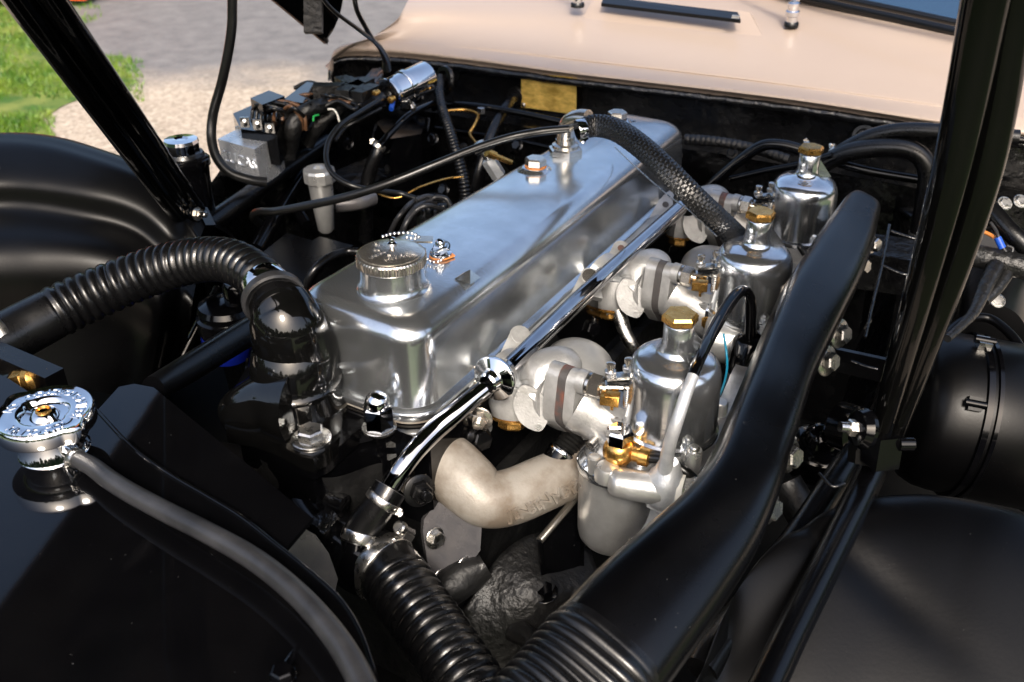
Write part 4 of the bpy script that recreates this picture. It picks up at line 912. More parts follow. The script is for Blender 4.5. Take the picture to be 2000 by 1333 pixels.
t = T('fan_blade', 'dull grey fan blade tip under the radiator cowl corner', 'fan blade', W(590,1050,z=-12))
prism('blade', [W(a, b, z=c) for a, b, c in ((545,1075,-6),(590,1030,-5),(615,1045,-6),(640,1080,-8),(658,1130,-11),(650,1165,-13),(600,1130,-10))], .003, 'grey', t, .0008, 1)

# ------------------------------------------------------------------ radiator
RT_ = T('radiator', 'large gloss black radiator tank filling the lower left corner', 'radiator', W(200,1150,z=3))
ZR = 6.6
pts = [W(a, b, z=ZR) for a, b in ((-300,640),(-60,700),(20,742),(70,775),(190,800),(260,872),(330,922),(400,962),(470,1005),(540,1060),(610,1115),(665,1165),(705,1225),(735,1300),(770,1480),(-500,1500))]
prism('top_tank', pts, .35, 'mirror', RT_, .008, 5, dirv=-Z_, auto=50)
pts = [W(a, b, z=ZR-.6) for a, b in ((192,800),(232,756),(262,750),(300,757),(610,1012),(548,1084),(470,1020),(330,935),(250,880))]
prism('cowl_top', pts, .004, 'mirror', RT_, .0012, 2, dirv=-Z_)
prism('cowl_side', [W(262,750,z=ZR-.9), W(300,757,z=ZR-.9), W(610,1012,z=ZR-.9), W(605,1016,z=ZR-12), W(290,765,z=ZR-12)], .003, 'gloss', RT_, .0008, 1, dirv=Vector((-.3,-.8,0)))
tube('seam_bead', [(190,803,ZR,4),(260,876,ZR+.05,4),(330,926,ZR+.05,4.5),(400,967,ZR+.05,4.5),(470,1010,ZR+.05,5),(540,1065,ZR+.05,5),(610,1121,ZR+.05,5),(664,1172,ZR+.05,5),(702,1232,ZR+.05,5),(730,1310,ZR+.05,5)], 'mirror', RT_, seg=12)
# brackets at the bottom of the tank
tube('stay_rod', [(590,1205,6,10),(520,1275,6,11),(440,1370,6,12)], 'gloss', RT_, seg=16)
tube('stay_rod', [(612,1235,6,16),(575,1290,6,20),(540,1350,6,24)], 'gloss', RT_, seg=20)
bolt(W(553,1322,z=7), Z_, .007, '', parent=RT_, m='gloss', washer=1.2)
tube('front_stay', [(300,760,3,26),(360,725,2,28),(430,682,1,28),(500,640,0,28)], 'satin', RT_, seg=24)
box('dark_side', W(40,738,z=4), (.12,.02,.05), 'satin', RT_, .003)
# filler neck and pressure cap
c = W(93,830,z=9.0)
lathe('filler_neck', [(.033,-.028),(.0325,-.0265),(.0285,-.025),(.0265,-.022),(.0262,-.005),(.029,-.003),(.030,0)], 'chrome', c, Z_, RT_, 56)
def radiator_cap():
    k = dep(c)/FPX; R = 93*k; t = T('pressure_cap', 'chrome two-eared radiator pressure cap with raised warning words', 'radiator cap', c)
    def rim(a, h):  # ears at upper left and lower right
        d = min(abs((a-e+pi) % (2*pi)-pi) for e in (ea, ea+pi)); return 1+.135*max(0, cos(min(d/.30, 1)*pi/2))**1.2
    u, v, a_ = frame(Z_); dr = (W(195,868,z=9.5)-W(93,820,z=9.5)); ea = math.atan2(dr.dot(v), dr.dot(u)) % (2*pi)
    lathe('cap_shell', [(R*.93,.000),(R*.99,.0005),(R*1.0,.002),(R*1.0,.010),(R*.985,.0125),(R*.955,.014),(R*.92,.0136),(R*.88,.0128),(R*.70,.0130),(R*.55,.0135),(R*.50,.0128),(R*.46,.0095),(R*.30,.0090),(R*.24,.0125),(R*.18,.0135),(.001,.0135)], 'chrome', c, Z_, t, 144, rim=lambda a, h: rim(a, h), auto=60)
    lathe('brass_rivet', [(.0062,.0135),(.006,.0150),(.0048,.0155),(.0040,.0135),(.001,.0130)], 'brass', c, Z_, t, 28)
    for s, a0, a1 in (('SLOWLY', 52, 104), ('RELIEVE', -12, 42), ('TURN TO STOP', 232, 322), ('CAUTION', 118, 175)):
        n = len(s)
        for i, ch in enumerate(s):
            if ch == ' ': continue
            a = radians(a0+(a1-a0)*i/(n-1)); d = RT*cos(a)+Z_.cross(RT)*sin(a)
            tg = Z_.cross(d); text('cap_letter', ch, .0105, c+d*(R*.745)+Z_*.0130, tg, -d, 'chrome', t, .0005, .0002)
radiator_cap()
t = T('overflow_hose', 'worn grey rubber overflow hose sweeping from the radiator cap to the bottom edge', 'hose', W(430,1060,z=8))
HV = [(148,895,7.8,17),(180,912,7.8,18),(215,938,7.9,19),(260,966,8,19.5),(330,1003,8.2,20),(400,1038,8.4,20.5),(495,1092,8.6,22),(580,1160,8.8,23),(655,1245,9,25),(705,1330,9,27),(730,1400,9,28)]
tube('hose_tube', HV, 'hose', t, seg=32)
tube('neck_spigot', [(110,872,7.4,11),(135,886,7.6,11),(165,903,7.8,11)], 'chrome', RT_, seg=20)
q = PP(HV); clamp('hose_clip', q[0][0], q[1][0]-q[0][0], q[0][1]*1.08, .006, 'steel', None, 'small wire clip holding the overflow hose under the radiator cap', True, -X_, 'hose clips')
# brass sender with blue sleeve
t = T('temperature_sender', 'brass temperature sender with blue sleeve at the left edge of the radiator', 'sender', W(60,745,z=5))
a0 = W(36,748,z=4.5); ax = (W(85,735,z=5.6)-a0).normalized()
tube('sender_boss', [(a0-ax*.02, .013), (a0, .013)], 'gloss', t, seg=24)
hexp('brass_hexagon', a0, ax, .0135, .016, 'brass', t, rot=.2)
lathe('brass_barrel', [(.0125,.015),(.0125,.022),(.009,.026),(.005,.028),(.005,.036),(.0065,.036),(.0065,.040),(.003,.042)], 'brass', a0, ax, t, 28)
tube('terminal_tab', [(a0+ax*.036, .004), (a0+ax*.034+UP*-.010, .004)], 'brass', t, seg=10, flat=.4)
tube('blue_sleeve', [(a0+ax*.034-UP*.008+RT*.002, .0052), (a0+ax*.034-UP*.024+RT*.004, .0055)], 'bluewire', t, seg=18)

# ------------------------------------------------------------------ bonnet props
def stay(pts, up, m, parent, name='stay_tube', seg=40):
    q = PP(pts); d_ = (q[0][0]-q[1][0]).normalized(); q = [(q[0][0]+d_*up, q[0][1])]+q
    v, f = sweep(q, seg=seg); link(name, v, f, m, parent, True, 50)
t = T('left_bonnet_prop', 'glossy black twin tube bonnet stay slanting up on the left', 'bonnet stay', W(385,440,z=0))
stay([(48,-80,{'d':66},26),(110,8,{'d':74},25),(385,408,{'d':130},15.5)], .24, 'stay', t)
stay([(-22,-80,{'d':65},32),(38,0,{'d':72.5},31),(364,442,{'d':130},17)], .24, 'stay', t)
tube('stay_web', [(15,-80,{'d':66.5},24),(75,4,{'d':74.5},23),(374,425,{'d':131},14)], 'gloss', t, seg=24)
p = W(374,428,d=129)
prism('end_bracket', [W(338,428,d=130), W(352,470,d=130), W(381,472,d=129), W(402,440,d=128), W(385,405,d=129)], .02, 'gloss', t, .003, 2)
pb = W(382,418,d=126.5); ab = (RT*.9-FW*.5-UP*.15).normalized()
lathe('rubber_bush', [(.0135,0),(.015,.003),(.013,.006),(.009,.007)], 'gloss', pb-ab*.006, ab, t, 28)
lathe('washer', [(.0085,.006),(.009,.008),(.006,.008)], 'steel', pb-ab*.004, ab, t, 24)
hexp('nut', pb+ab*.004, ab, .0068, .007, 'nickel', t); lathe('stud', [(.004,.010),(.004,.019),(.003,.020)], 'steel', pb, ab, t, 14)
t = T('right_bonnet_prop', 'thick glossy black twin tube bonnet stay crossing the right side', 'bonnet stay', W(1720,900,d=82))
stay([(1946,-120,{'d':60},50),(1925,0,{'d':63},46),(1846,380,{'d':70},35),(1708,885,{'d':84},21)], .22, 'stay', t)
stay([(2010,-120,{'d':61},44),(1980,0,{'d':64},41),(1908,380,{'d':71},35),(1742,868,{'d':84},17)], .22, 'stay', t)
tube('end_socket', [(1728,848,{'d':82.5},36),(1718,908,{'d':83.5},36)], 'gloss', t, seg=4)
prism('socket_foot', [W(a, b, d=84.5) for a, b in ((1672,882),(1670,906),(1728,918),(1742,885),(1750,840),(1690,840))], .02, 'pit', t, .003, 2)
p = W(1686,838,d=81); ab = (-RT*.95-FW*.2+UP*.1).normalized()
lathe('bush', [(.017,-.004),(.018,0),(.015,.006),(.008,.008)], 'gloss', p, ab, t, 28)
hexp('nut', p+ab*.006, ab, .0075, .008, 'nickel', t, rot=.2); lathe('stud', [(.0045,.012),(.0045,.022)], 'steel', p, ab, t, 14)
lathe('pivot_end', [(.006,0),(.006,.012),(.005,.013)], 'gloss', W(1756,868,d=82), RT, t, 20)

# ------------------------------------------------------------------ blower on the right
t = T('heater_blower', 'satin black drum shaped heater blower with clamp band at the right edge', 'heater blower', W(1900,820,z=-4))
c0 = W(1796,795,z=-5.5); c1b = W(2080,850,z=-7); ax = (c1b-c0); n_ = ax.normalized(); R = .088
lathe('drum', [(R*.80,-.012),(R*.90,-.006),(R*.965,.006),(R*.99,.022),(R,.05),(R,.12),(R*.97,.125)], 'wing', c0, n_, t, 80)
lathe('clamp_band', [(R*1.0,.0365),(R*1.035,.0375),(R*1.035,.0435),(R*1.0,.0445)], 'gloss', c0, n_, t, 80)
lathe('clamp_band', [(R*1.0,.0475),(R*1.03,.0485),(R*1.03,.0525),(R*1.0,.0535)], 'gloss', c0, n_, t, 80)
u, v, a = frame(n_)
def on_drum(px, py, dr=0):
    """photo point carried onto the drum surface"""
    best = None
    for k in range(200):
        p = W(px, py, d=60+k*.35); h = (p-c0).dot(n_); rr = ((p-c0)-n_*h).length
        if rr < R+dr: return p
    return W(px, py, d=88)
for x, y, s in ((1921,672,.016),(1902,790,.014)):
    p = on_drum(x, y, .003); rad = (p-c0); rad = (rad-n_*rad.dot(n_)).normalized(); tg = n_.cross(rad)
    box('band_latch', p+rad*.001, (.013,s,.008), 'wing' if y > 700 else 'steel', t, .0015, axes=(n_, tg, rad))
    lathe('latch_pin', [(.004,-.010),(.004,.010)], 'gloss', p+rad*.004, n_, t, 14)
lathe('end_housing', [(R*.9,.115),(R*1.02,.125),(R*1.05,.15),(R*1.05,.19),(R*1.0,.2)], 'wing', c0, n_, t, 60)
tube('outlet_ring', [(1800,742,0,9),(1838,668,1,9),(1880,628,1.5,9),(1930,622,1.5,9),(1975,655,1,9),(2003,700,0,9),(2020,760,-1,9)], 'wing', t, seg=16)
tube('inlet_neck', [(1935,655,-3,62),(1950,560,-8,60)], 'wing', t, seg=36)

def hose1(name, label, pts, m='rubber', cat='hose', **k):
    o = tube(name, pts, m, None, **k); return tag(o, label, cat)
hose1('heater_hose', 'long black hose running right along the firewall from its clip', [(1628,306,LY(1628,9.5),12),(1650,292,LY(1650,9.5),15),(1700,268,LY(1700,9.5),16),(1760,256,LY(1760,9.5),16),(1840,258,LY(1840,9.5),16),(1990,270,LY(1990,9.5),16)], seg=24)
clamp('hose_clip', W(1634,302,**LY(1634,9.5)), W(1650,292,**LY(1650,9.5))-W(1628,306,**LY(1628,9.5)), .0125, .010, 'nickel', None, 'bright clip on the heater hose near the rear carburettor', True, UP, 'hose clips')
hose1('heater_pipe', 'gloss black bent pipe rising towards the firewall behind the rear carburettor', [(1378,372,LY(1378,13),10),(1400,352,LY(1400,13),11),(1450,310,LY(1450,13),11),(1487,286,LY(1487,13),11),(1520,283,LY(1520,13),11),(1555,290,LY(1555,13),11),(1570,298,LY(1570,13),11)], 'mirror', 'pipe', seg=22)
clamp('hose_clip', W(1573,288,**LY(1573,13)), RT, .0085, .008, 'nickel', None, 'small bright clip standing above the rear carburettor cap', True, UP, 'hose clips')
hose1('cross_pipe', 'thin bright topped black pipe passing behind the rear carburettor', [(1425,350,LY(1425,12),6),(1500,333,LY(1500,12),6),(1560,322,LY(1560,12),6.5),(1625,303,LY(1625,12),6.5)], 'mirror', 'pipe', seg=16)
hose1('moulded_hose', 'thick black moulded hose bending down sharply beside the right prop', [(1600,325,LY(1600,11),17),(1660,297,LY(1660,11),18),(1740,289,LY(1740,11),19),(1790,300,LY(1790,11),19),(1812,335,LY(1812,11),19),(1806,390,LY(1806,11),18),(1796,445,LY(1796,11),17),(1790,475,LY(1790,11),17)], seg=28)
clamp('hose_clip', W(1793,462,**LY(1793,11)), Z_, .0135, .012, 'steel', None, 'knurled ring clip where the moulded hose meets its bracket', False, None, 'hose clips')
lathe_ = lathe('bracket_collar', [(.024,-.004),(.025,0),(.020,.006),(.015,.010),(.013,.012)], 'gloss', W(1785,490,**LY(1785,11)), Z_, None, 36); tag(lathe_, 'shiny black round collar below the moulded hose on the right', 'collar')
hose1('firewall_rail', 'straight black rail with bright highlight crossing behind the rear carburettor', [(1610,312,LY(1610,9),8),(1700,335,LY(1700,9),9),(1800,352,LY(1800,9),9)], 'gloss', 'rail', seg=18)
hose1('flat_strap', 'dull black diagonal strut from the rear carburettor to the right bracket', [(1612,325,-1,15),(1700,370,-1.5,16),(1790,425,-2,17)], 'rubber', 'strut', seg=16, flat=.6)
hose1('ribbed_loom', 'fat black ribbed loom along the firewall right of the rocker cover', [(1338,272,LY(1338,8.5),10),(1400,277,LY(1400,8.5),10),(1470,290,LY(1470,8.5),10),(1540,312,LY(1540,8.5),10)], 'tape', 'cable loom', seg=18, corr=(.008,.0008,0,0))
hose1('shelf_rail', 'black rail with a bright highlight running below the brass plate', [(845,212,LY(845,7.5),6),(880,204,LY(880,7.5),6),(950,210,LY(950,7.5),6.5),(1030,224,LY(1030,7.5),6.5),(1145,250,LY(1145,7.5),7)], 'mirror', 'rail', seg=18)
o = lathe('round_grommet', [(.020,-.006),(.021,0),(.018,.003),(.013,.003),(.012,-.004)], 'rubber', W(1688,268,**LY(1688,-.5)), -Y_+Z_*.3, None, 32); tag(o, 'flat round rubber grommet on the firewall above the heater hose', 'grommet')
# far right pieces seen past the prop
t = T('right_side_panel', 'flat black panel with bright bolts at the right edge behind the prop', 'panel', W(1950,400,z=0))
prism('panel', [W(1850,338,z=3), W(2080,300,z=3), W(2080,640,z=-12), W(1830,560,z=-10)], .01, 'gloss', t, .002, 1, dirv=FW)
box('top_ledge', W(1975,340,z=4), (.14,.05,.006), 'mirror', t, .002, .1)
for x, y in ((1962,398),(1993,394)): bolt(W(x, y, d=100), -FW+UP*.3, .0060, '', parent=t, m='steel', washer=1.3, h=.003)
bolt(W(1948,588,d=98), -FW+UP*.3, .0062, '', parent=t, m='steel', washer=1.3, h=.003)
hose1('upper_right_hose', 'grey black hose crossing diagonally at the right edge above the loom', [(1925,395,{'d':97},15),(1945,420,{'d':96},17),(1975,455,{'d':95},18),(2030,505,{'d':94},19)], 'rubber', seg=24)
hose1('side_loom', 'thick black loom running to the right edge below the small blue sleeve', [(1880,495,{'d':96},22),(1930,505,{'d':95},23),(2000,522,{'d':94},24),(2060,535,{'d':94},24)], 'tape', 'cable loom', seg=24)
hose1('taped_lead', 'matt black taped lead hanging over the blower on the right', [(1945,520,{'d':94},16),(1925,560,{'d':92},14),(1905,605,{'d':90},11),(1885,630,{'d':88},9),(1850,662,{'d':86},8)], 'tape', 'cable', seg=20)
hose1('taped_lead', 'second shorter matt taped lead beside the first over the blower', [(1972,525,{'d':94.5},13),(1950,560,{'d':93},12),(1922,590,{'d':92},10)], 'tape', 'cable', seg=20)
hose1('blue_connector', 'small blue crimp sleeve at the right edge behind the prop', [(1948,464,{'d':94},7),(1958,485,{'d':94},7)], 'bluewire', 'connector', seg=14)
hose1('twisted_lead', 'thin twisted grey leads ending beside the blue sleeve', [(1935,435,{'d':95},3),(1945,450,{'d':94.5},3.5),(1950,462,{'d':94},3),(1960,486,{'d':94},3.5),(1972,498,{'d':94},3.5),(1978,486,{'d':94},3),(1966,480,{'d':94},3)], 'hose', 'cable', seg=10)
hose1('orange_lead', 'short orange and cream lead end left of the blue sleeve', [(1918,452,{'d':95.5},4),(1932,458,{'d':95},4),(1942,464,{'d':94.6},4)], 'orange', 'cable', seg=10)
hose1('right_edge_rail', 'bright topped black rail at the right edge below the pink panel', [(1900,262,LY(1900,6),7),(2000,275,LY(2000,6),7),(2080,285,LY(2080,6),7)], 'mirror', 'rail', seg=14)

# ------------------------------------------------------------------ left side electrics
t = T('voltage_regulator', 'square polished aluminium regulator box with raised letters', 'regulator', W(490,330,z=0))
A, B, C_, D_ = W(425,272,z=6), W(497,292,z=6), W(543,264,z=6), W(466,251,z=6)
dn = Vector((0,0,-.056)); 
prism('cover_box', [A, B, C_, D_], .058, 'box', t, .007, 4, dirv=(-Z_+(B-A).normalized()*.08).normalized())
bk = (C_-B).normalized(); prism('back_flange', [D_+Z_*.004-bk*.006+(D_-C_).normalized()*.003, C_+Z_*.004-bk*.006+(C_-D_).normalized()*.004, C_-Z_*.055-bk*.006+(C_-D_).normalized()*.004, D_-Z_*.055-bk*.006], .008, 'dullalu', t, .002, 2, dirv=bk)
ux = (B-A).normalized(); fn = ux.cross(Z_); fn = fn if fn.dot(CAM-A) > 0 else -fn
text('raised_letters', 'LUCAS', .024, (A+B)/2-Z_*.026+fn*.0006+ux*.004, ux, Z_, 'box', t, .0012, .0002)
t = T('windscreen_washer_pump', 'black cylindrical canister with faceted chrome cap beside the left prop', 'canister', W(380,390,z=2))
c = W(362,308,z=8.0); k = dep(c)/FPX
lathe('canister_body', [(28*k,-.085),(33*k,-.080),(38*k,-.03),(41*k,-.016),(45*k,-.013),(46*k,-.004),(43*k,-.001),(38*k,.0)], 'gloss', c, (-.1,0,1), t, 48)
lathe('rubber_collar', [(36*k,-.002),(38*k,.004),(35*k,.008),(33*k,.008)], 'rubber', c, Z_, t, 40)
lathe('faceted_cap', [(33.5*k,.006),(34*k,.008),(34*k,.022),(32*k,.0265),(14*k,.0275),(9*k,.0255),(1*k,.0255)], 'chrome', c+RT*-.002, Z_, t, 12, auto=14)
for i, (s, col) in enumerate((('07', 'white'), ('', 'red'), ('', 'white'), ('', 'red'))):
    p = W(353+i*6, 350+i*12, d=141.5)
    pv = on_p = None
lb = [W(a, b, d=138.6) for a, b in ((341,343),(372,352),(379,392),(360,390))]
nrm = (lb[1]-lb[0]).cross(lb[2]-lb[1]).normalized(); nrm = nrm if nrm.dot(FW) < 0 else -nrm
prism('paper_label', lb, .0006, 'seal', t, .0001, 1, dirv=-nrm)
for (x0, y0, x1, y1, m_) in ((346,346,361,354,'white'),(351,359,366,363,'red'),(355,369,366,372,'white'),(366,381,373,385,'red')):
    prism('label_print', [W(x0, y0, d=138.4), W(x1, y0+2, d=138.4), W(x1+1, y1+2, d=138.4), W(x0+1, y1, d=138.4)], .0004, m_, t, .0001, 1, dirv=-nrm)
t = T('brake_fluid_reservoir', 'small tapered alloy reservoir with faceted metal cap among the left hoses', 'reservoir', W(634,430,z=-6))
c = W(625,352,z=1.5); k = dep(c)/FPX
lathe('reservoir_body', [(10*k,-.085),(16*k,-.080),(22*k,-.03),(24*k,-.003),(25*k,0)], 'dullalu', c, (-.02,0,1), t, 40)
lathe('faceted_cap', [(31*k,-.001),(31.5*k,.001),(31.5*k,.014),(29.5*k,.018),(12*k,.020),(6*k,.024),(1*k,.025)], 'dullalu', c, Z_, t, 12, auto=14)
hose1('reservoir_pipe', 'dull grey side pipe joining the alloy reservoir', [(655,400,-5,16),(700,395,-5,16),(725,385,-5,18)], 'grey', 'pipe', seg=20)
# ignition coil
t = T('ignition_coil', 'chrome cylindrical ignition coil with black cap on the left of the firewall', 'ignition coil', W(790,185,z=6))
a0, a1 = W(760,186,z=10), W(835,148,z=11.5); ax = (a1-a0); L_ = ax.length; n_ = ax.normalized(); k = dep(a0)/FPX; R = 33*k
lathe('coil_can', [(R*.80,.004),(R*.86,.0),(R*.98,.0),(R*1.0,.003),(R*.94,.006),(R*.92,.012),(R*.92,L_*.40),(R*.92,L_*.97),(R*.86,L_),(R*.3,L_*1.01)], 'chrome', a0, n_, t, 56)
lathe('clamp_strap', [(R*.93,L_*.38),(R*1.0,L_*.385),(R*1.0,L_*.47),(R*.93,L_*.475)], 'chrome', a0, n_, t, 56)
lathe('front_face', [(R*.86,.003),(R*.80,-.002),(R*.5,-.004),(R*.38,-.010),(R*.34,-.022)], 'rubber', a0, n_, t, 40)
tube('coil_boot', [(a0-n_*.014, R*.40), (a0-n_*.030, R*.44), (a0-n_*.046, R*.30), (a0-n_*.058, R*.17)], 'rubber', t, seg=28)
for s, (dx, dy) in enumerate(((14,4),(-16,-8))):
    p = W(756+dx, 188+dy, d=dep(a0)*100-1.5); lathe('terminal', [(.0045,0),(.0045,.006),(.006,.006),(.006,.010),(.003,.012)], 'brass', p, -n_, t, 14)
tube('blue_sleeve', [(768,196,{'d':151},5),(764,214,{'d':150},5)], 'bluewire', t, seg=14)
bolt(W(806,208,z=8), -n_, .006, '', parent=t, m='steel')
# fuse boxes
def fbox(name, lab, pts, z, dpt, m='gloss', bev=.004):
    P = [W(a, b, z=z) for a, b in pts]; o = prism(name, P, dpt, m, None, bev, 2, dirv=-Z_); return tag(o, lab, 'fuse box')
fbox('fuse_box', 'black fuse box with plated terminals behind the regulator', [(455,222),(492,206),(560,226),(540,262),(470,252)], 7.5, .05)
fbox('relay_box', 'small glossy black relay standing left of the wire bundle', [(489,192),(525,177),(556,188),(512,205)], 10.4, .018, 'gloss', .005)
fbox('relay_box', 'grey topped black connector block in the middle of the wire bundle', [(552,196),(600,160),(655,170),(608,204)], 10.0, .018, 'mirror', .004)
for i, (x, y) in enumerate(((478,238),(503,242),(527,250))):
    tt = T('fuse_terminal', ('left','middle','right')[i]+' plated terminal on the face of the fuse box', 'terminal', W(x, y, z=7), 'fuse terminals')
    box('clip', W(x, y, z=7.6), (.014,.004,.014), 'steel', tt, .001, PH); bolt(W(x, y-1, z=7.8), -FW, .0032, '', parent=tt, m='steel', washer=0, h=.0015)
r = random.Random(11)
for i in range(9):
    x = 492+i*8.5; y = 236-r.uniform(0, 5); h = r.uniform(18, 38); e = x+r.uniform(22, 50)
    m_ = 'brownwire' if i in (5, 7) else 'wire'
    o = tube('looped_wire', [(x, y, 7.6, 3.6), (x+3, y-h*.7, 9, 3.8), (x+14, y-h, 10, 3.8), (e, y-h*.75, 9.5, 3.8), (e+12, y-4, 8, 3.8), (e+14, y+18, 6, 3.8)], m_, None, seg=10)
    tag(o, 'brown wire looping up from the black fuse box' if m_ == 'brownwire' else 'black wire looping up out of the fuse box behind the regulator', 'wire', 'brown fuse box wires' if m_ == 'brownwire' else 'black fuse box wires')
for i in range(26):
    s = i/25; x0 = r.uniform(560, 640); y0 = r.uniform(172, 210)
    pts = [(x0, y0, 8+r.uniform(-1, 2), 4), (x0+30, y0-r.uniform(0, 16), 9.5+r.uniform(-.5, 1), 4), (x0+65, y0-r.uniform(-6, 14), 9.5, 4), (r.uniform(690, 722), r.uniform(158, 190), 9, 4), (r.uniform(728, 748), r.uniform(135, 165), 9, 4)]
    o = tube('loom_wire', pts, ('tape','wire','wire','brownwire')[i % 4] if i % 8 != 5 else 'hose', None, seg=9)
    tag(o, 'one of the tangled dark wires between fuse box and ignition coil', 'wire', 'tangled loom wires')
for i in range(7):
    x = 608+r.uniform(-30, 110); y = 168+r.uniform(-8, 14); p = W(x, y, z=10.5)
    o = box('crumpled_tape', p, (.05,.022,.016), 'tape', None, .004, r.uniform(0, 3)); tag(o, 'frayed black tape lump on the wire bundle', 'tape', 'frayed tape lumps')
hose1('taped_loom', 'thick wrinkled black taped loom bending down beside the regulator', [(648,200,9,13),(610,212,9,15),(583,228,8,17),(572,255,6,17),(566,285,3,16),(562,320,0,15)], 'tape', 'cable loom', seg=24, step=.004, wob=.18)
hose1('taped_loom', 'thinner taped loom with pale wire tie right of the fuse box', [(700,176,9,9),(668,205,8,11),(640,228,6.5,13),(620,248,5,14),(600,280,2,14)], 'tape', 'cable loom', seg=20, step=.004, wob=.25)
hose1('green_wire', 'short bright green wire sticking out near the chrome coil', [(705,170,10.4,2.6),(716,168,10.6,2.6),(728,169,10.4,2.6)], 'greenwire', 'wire', seg=8)
hose1('green_wire', 'small green wire bend in the middle of the left looms', [(612,236,8.6,2.2),(613,228,8.9,2.2),(622,225,8.8,2.2)], 'greenwire', 'wire', seg=8)
hose1('white_wire', 'thin white wire arched over the black looms', [(640,214,9,2),(650,214,9,2),(658,222,8.5,2),(663,238,7.5,2)], 'white', 'wire', seg=8)
# long vertical hose at left
hose1('hanging_hose', 'thick black hose hanging from above and curving under the regulator', [(470,-420,{'d':118},9.5),(455,-40,{'d':128},9.5),(452,60,{'d':131},9.5),(436,150,{'d':134},9.5),(417,220,{'d':137},9.5),(413,270,{'d':138},9.5),(424,310,{'d':139},9.5),(450,338,{'d':140},9.5),(490,352,{'d':141},9.5),(520,356,{'d':142},9.5)], 'wire', 'hose', seg=24)
# frame tubes on the left
t = T('left_frame_tubes', 'black chassis tubes forming a triangle in front of the left electrics', 'chassis', W(520,400,z=-4))
tube('frame_tube', [(390,452,-1.5,22),(450,408,-1,19),(540,345,-.5,17),(640,277,0,15)], 'satin', t, seg=28)
tube('frame_tube', [(500,490,-8,17),(540,420,-6,15),(590,340,-4,14),(635,285,-2,13)], 'gloss', t, seg=24)
tube('frame_tube', [(335,500,-3,10),(365,472,-2,12),(390,455,-1,14)], 'gloss', t, seg=20)
tube('lower_tube', [(560,350,-6,10),(575,400,-8,12),(600,440,-10,12)], 'gloss', t, seg=20)
# cables
hose1('throttle_cable', 'long black cable sweeping from the breather across the left side', [(1112,252,15,7.5),(1060,257,14.6,8),(1000,268,14,8),(930,290,12.5,8),(850,322,10.5,8.5),(760,358,8.5,8.5),(680,384,6.5,8.5),(600,402,4.5,8.5),(540,413,3,8),(503,415,1.5,8),(495,425,0,8),(505,436,-2,8)], 'wire', 'cable', seg=20)
hose1('coil_lead', 'thin black ignition lead looping round from the coil towards the distributor', [(736,200,10,5),(700,222,9.5,5.5),(665,245,9,5.5),(643,275,7.5,5.5),(637,310,6,5.5),(650,340,4.5,5.5),(685,362,3.5,5.5),(730,372,2.5,5.5),(780,378,1.5,5),(812,388,1,5)], 'wire', 'cable', seg=18)
hose1('second_lead', 'black lead running beside the coil lead under the coil', [(745,212,9,3.5),(700,235,8,3.5),(672,252,7,3.5),(655,275,6,3.5)], 'wire', 'cable', seg=12)
hose1('corrugated_conduit', 'narrow corrugated black conduit dropping down the firewall', [(862,152,8.5,9),(858,178,7.5,9),(864,212,6,9),(878,255,4,10),(893,305,1,11),(905,350,-2,12),(910,392,-5,12)], 'rubber', 'conduit', seg=24, corr=(.0062,.0011,0,0), step=.0007)
o = lathe('firewall_grommet', [(.024,-.005),(.026,0),(.024,.004),(.017,.004),(.014,-.002)], 'rubber', W(868,158,z=8.2), -Y_*.8-X_*.3+Z_*.2, None, 32); tag(o, 'black rubber grommet where the corrugated conduit enters the firewall', 'grommet')
hose1('firewall_hose', 'straight black hose dropping left of the brass plate', [(1006,190,5,9),(995,200,5.5,10),(975,232,4,10.5),(955,275,1.5,11),(938,325,-2,11.5),(926,372,-6,12)], 'rubber', 'hose', seg=22)
o = lathe('hose_grommet', [(.016,-.004),(.017,0),(.015,.003),(.011,.003)], 'rubber', W(1006,188,z=5.4), -Y_, None, 28); tag(o, 'small grommet beside the left edge of the brass plate', 'grommet')
hose1('copper_pipe', 'thin curled copper pipe in front of the firewall', [(870,217,4.5,2.4),(905,215,4.5,3.4),(928,220,4.4,3),(934,228,4,3),(926,246,3,3),(918,262,2,3),(930,280,1.5,3)], 'brass', 'pipe', seg=12)
o = lathe('pipe_nut', [(.006,0),(.007,.001),(.007,.010),(.005,.011)], 'steel', W(940,222,z=4.6), Z_, None, 6, auto=20); tag(o, 'tiny plated nut on the curled copper pipe', 'nut')
t = T('temperature_gauge_union', 'plated hexagon union with thin brass pipe left of the rocker cover', 'union', W(960,335,z=6))
a0 = W(975,345,z=5); ax = W(940,290,z=9)-a0; hexp('hex_union', a0, ax, .011, .030, 'zinc', t, ch=.05); lathe('thin_stem', [(.005,.03),(.005,.050),(.009,.050),(.009,.056),(.004,.058)], 'steel', a0, ax, t, 20)
lathe('brass_stem', [(.004,0),(.004,.03),(.006,.03),(.006,.045)], 'brass', W(998,318,z=7), W(955,300,z=9)-W(998,318,z=7), t, 18)
tube('black_tie', [(928,300,9.5,5),(945,292,10,5),(962,287,10,5)], 'wire', t, seg=10)
hose1('heater_tap_hose', 'black hose with clip rising to the bright pipe below the coil', [(715,470,-14,14),(714,420,-9,14),(716,375,-5,14),(722,340,-2,14),(735,305,1,13),(742,285,2.5,12)], 'rubber', 'hose', seg=24)
hose1('bright_pipe', 'thin bright edged pipe running up from the clip below the coil', [(742,284,3,7),(765,258,4.5,6.5),(800,225,6,6.5),(840,205,6,6.5),(858,202,5.8,6)], 'mirror', 'pipe', seg=16)
clamp('hose_clip', W(740,286,z=2.5), W(765,258,z=4.5)-W(735,300,z=1.5), .0115, .010, 'nickel', None, 'small clip where the hose meets the bright pipe below the coil', True, -RT, 'hose clips')
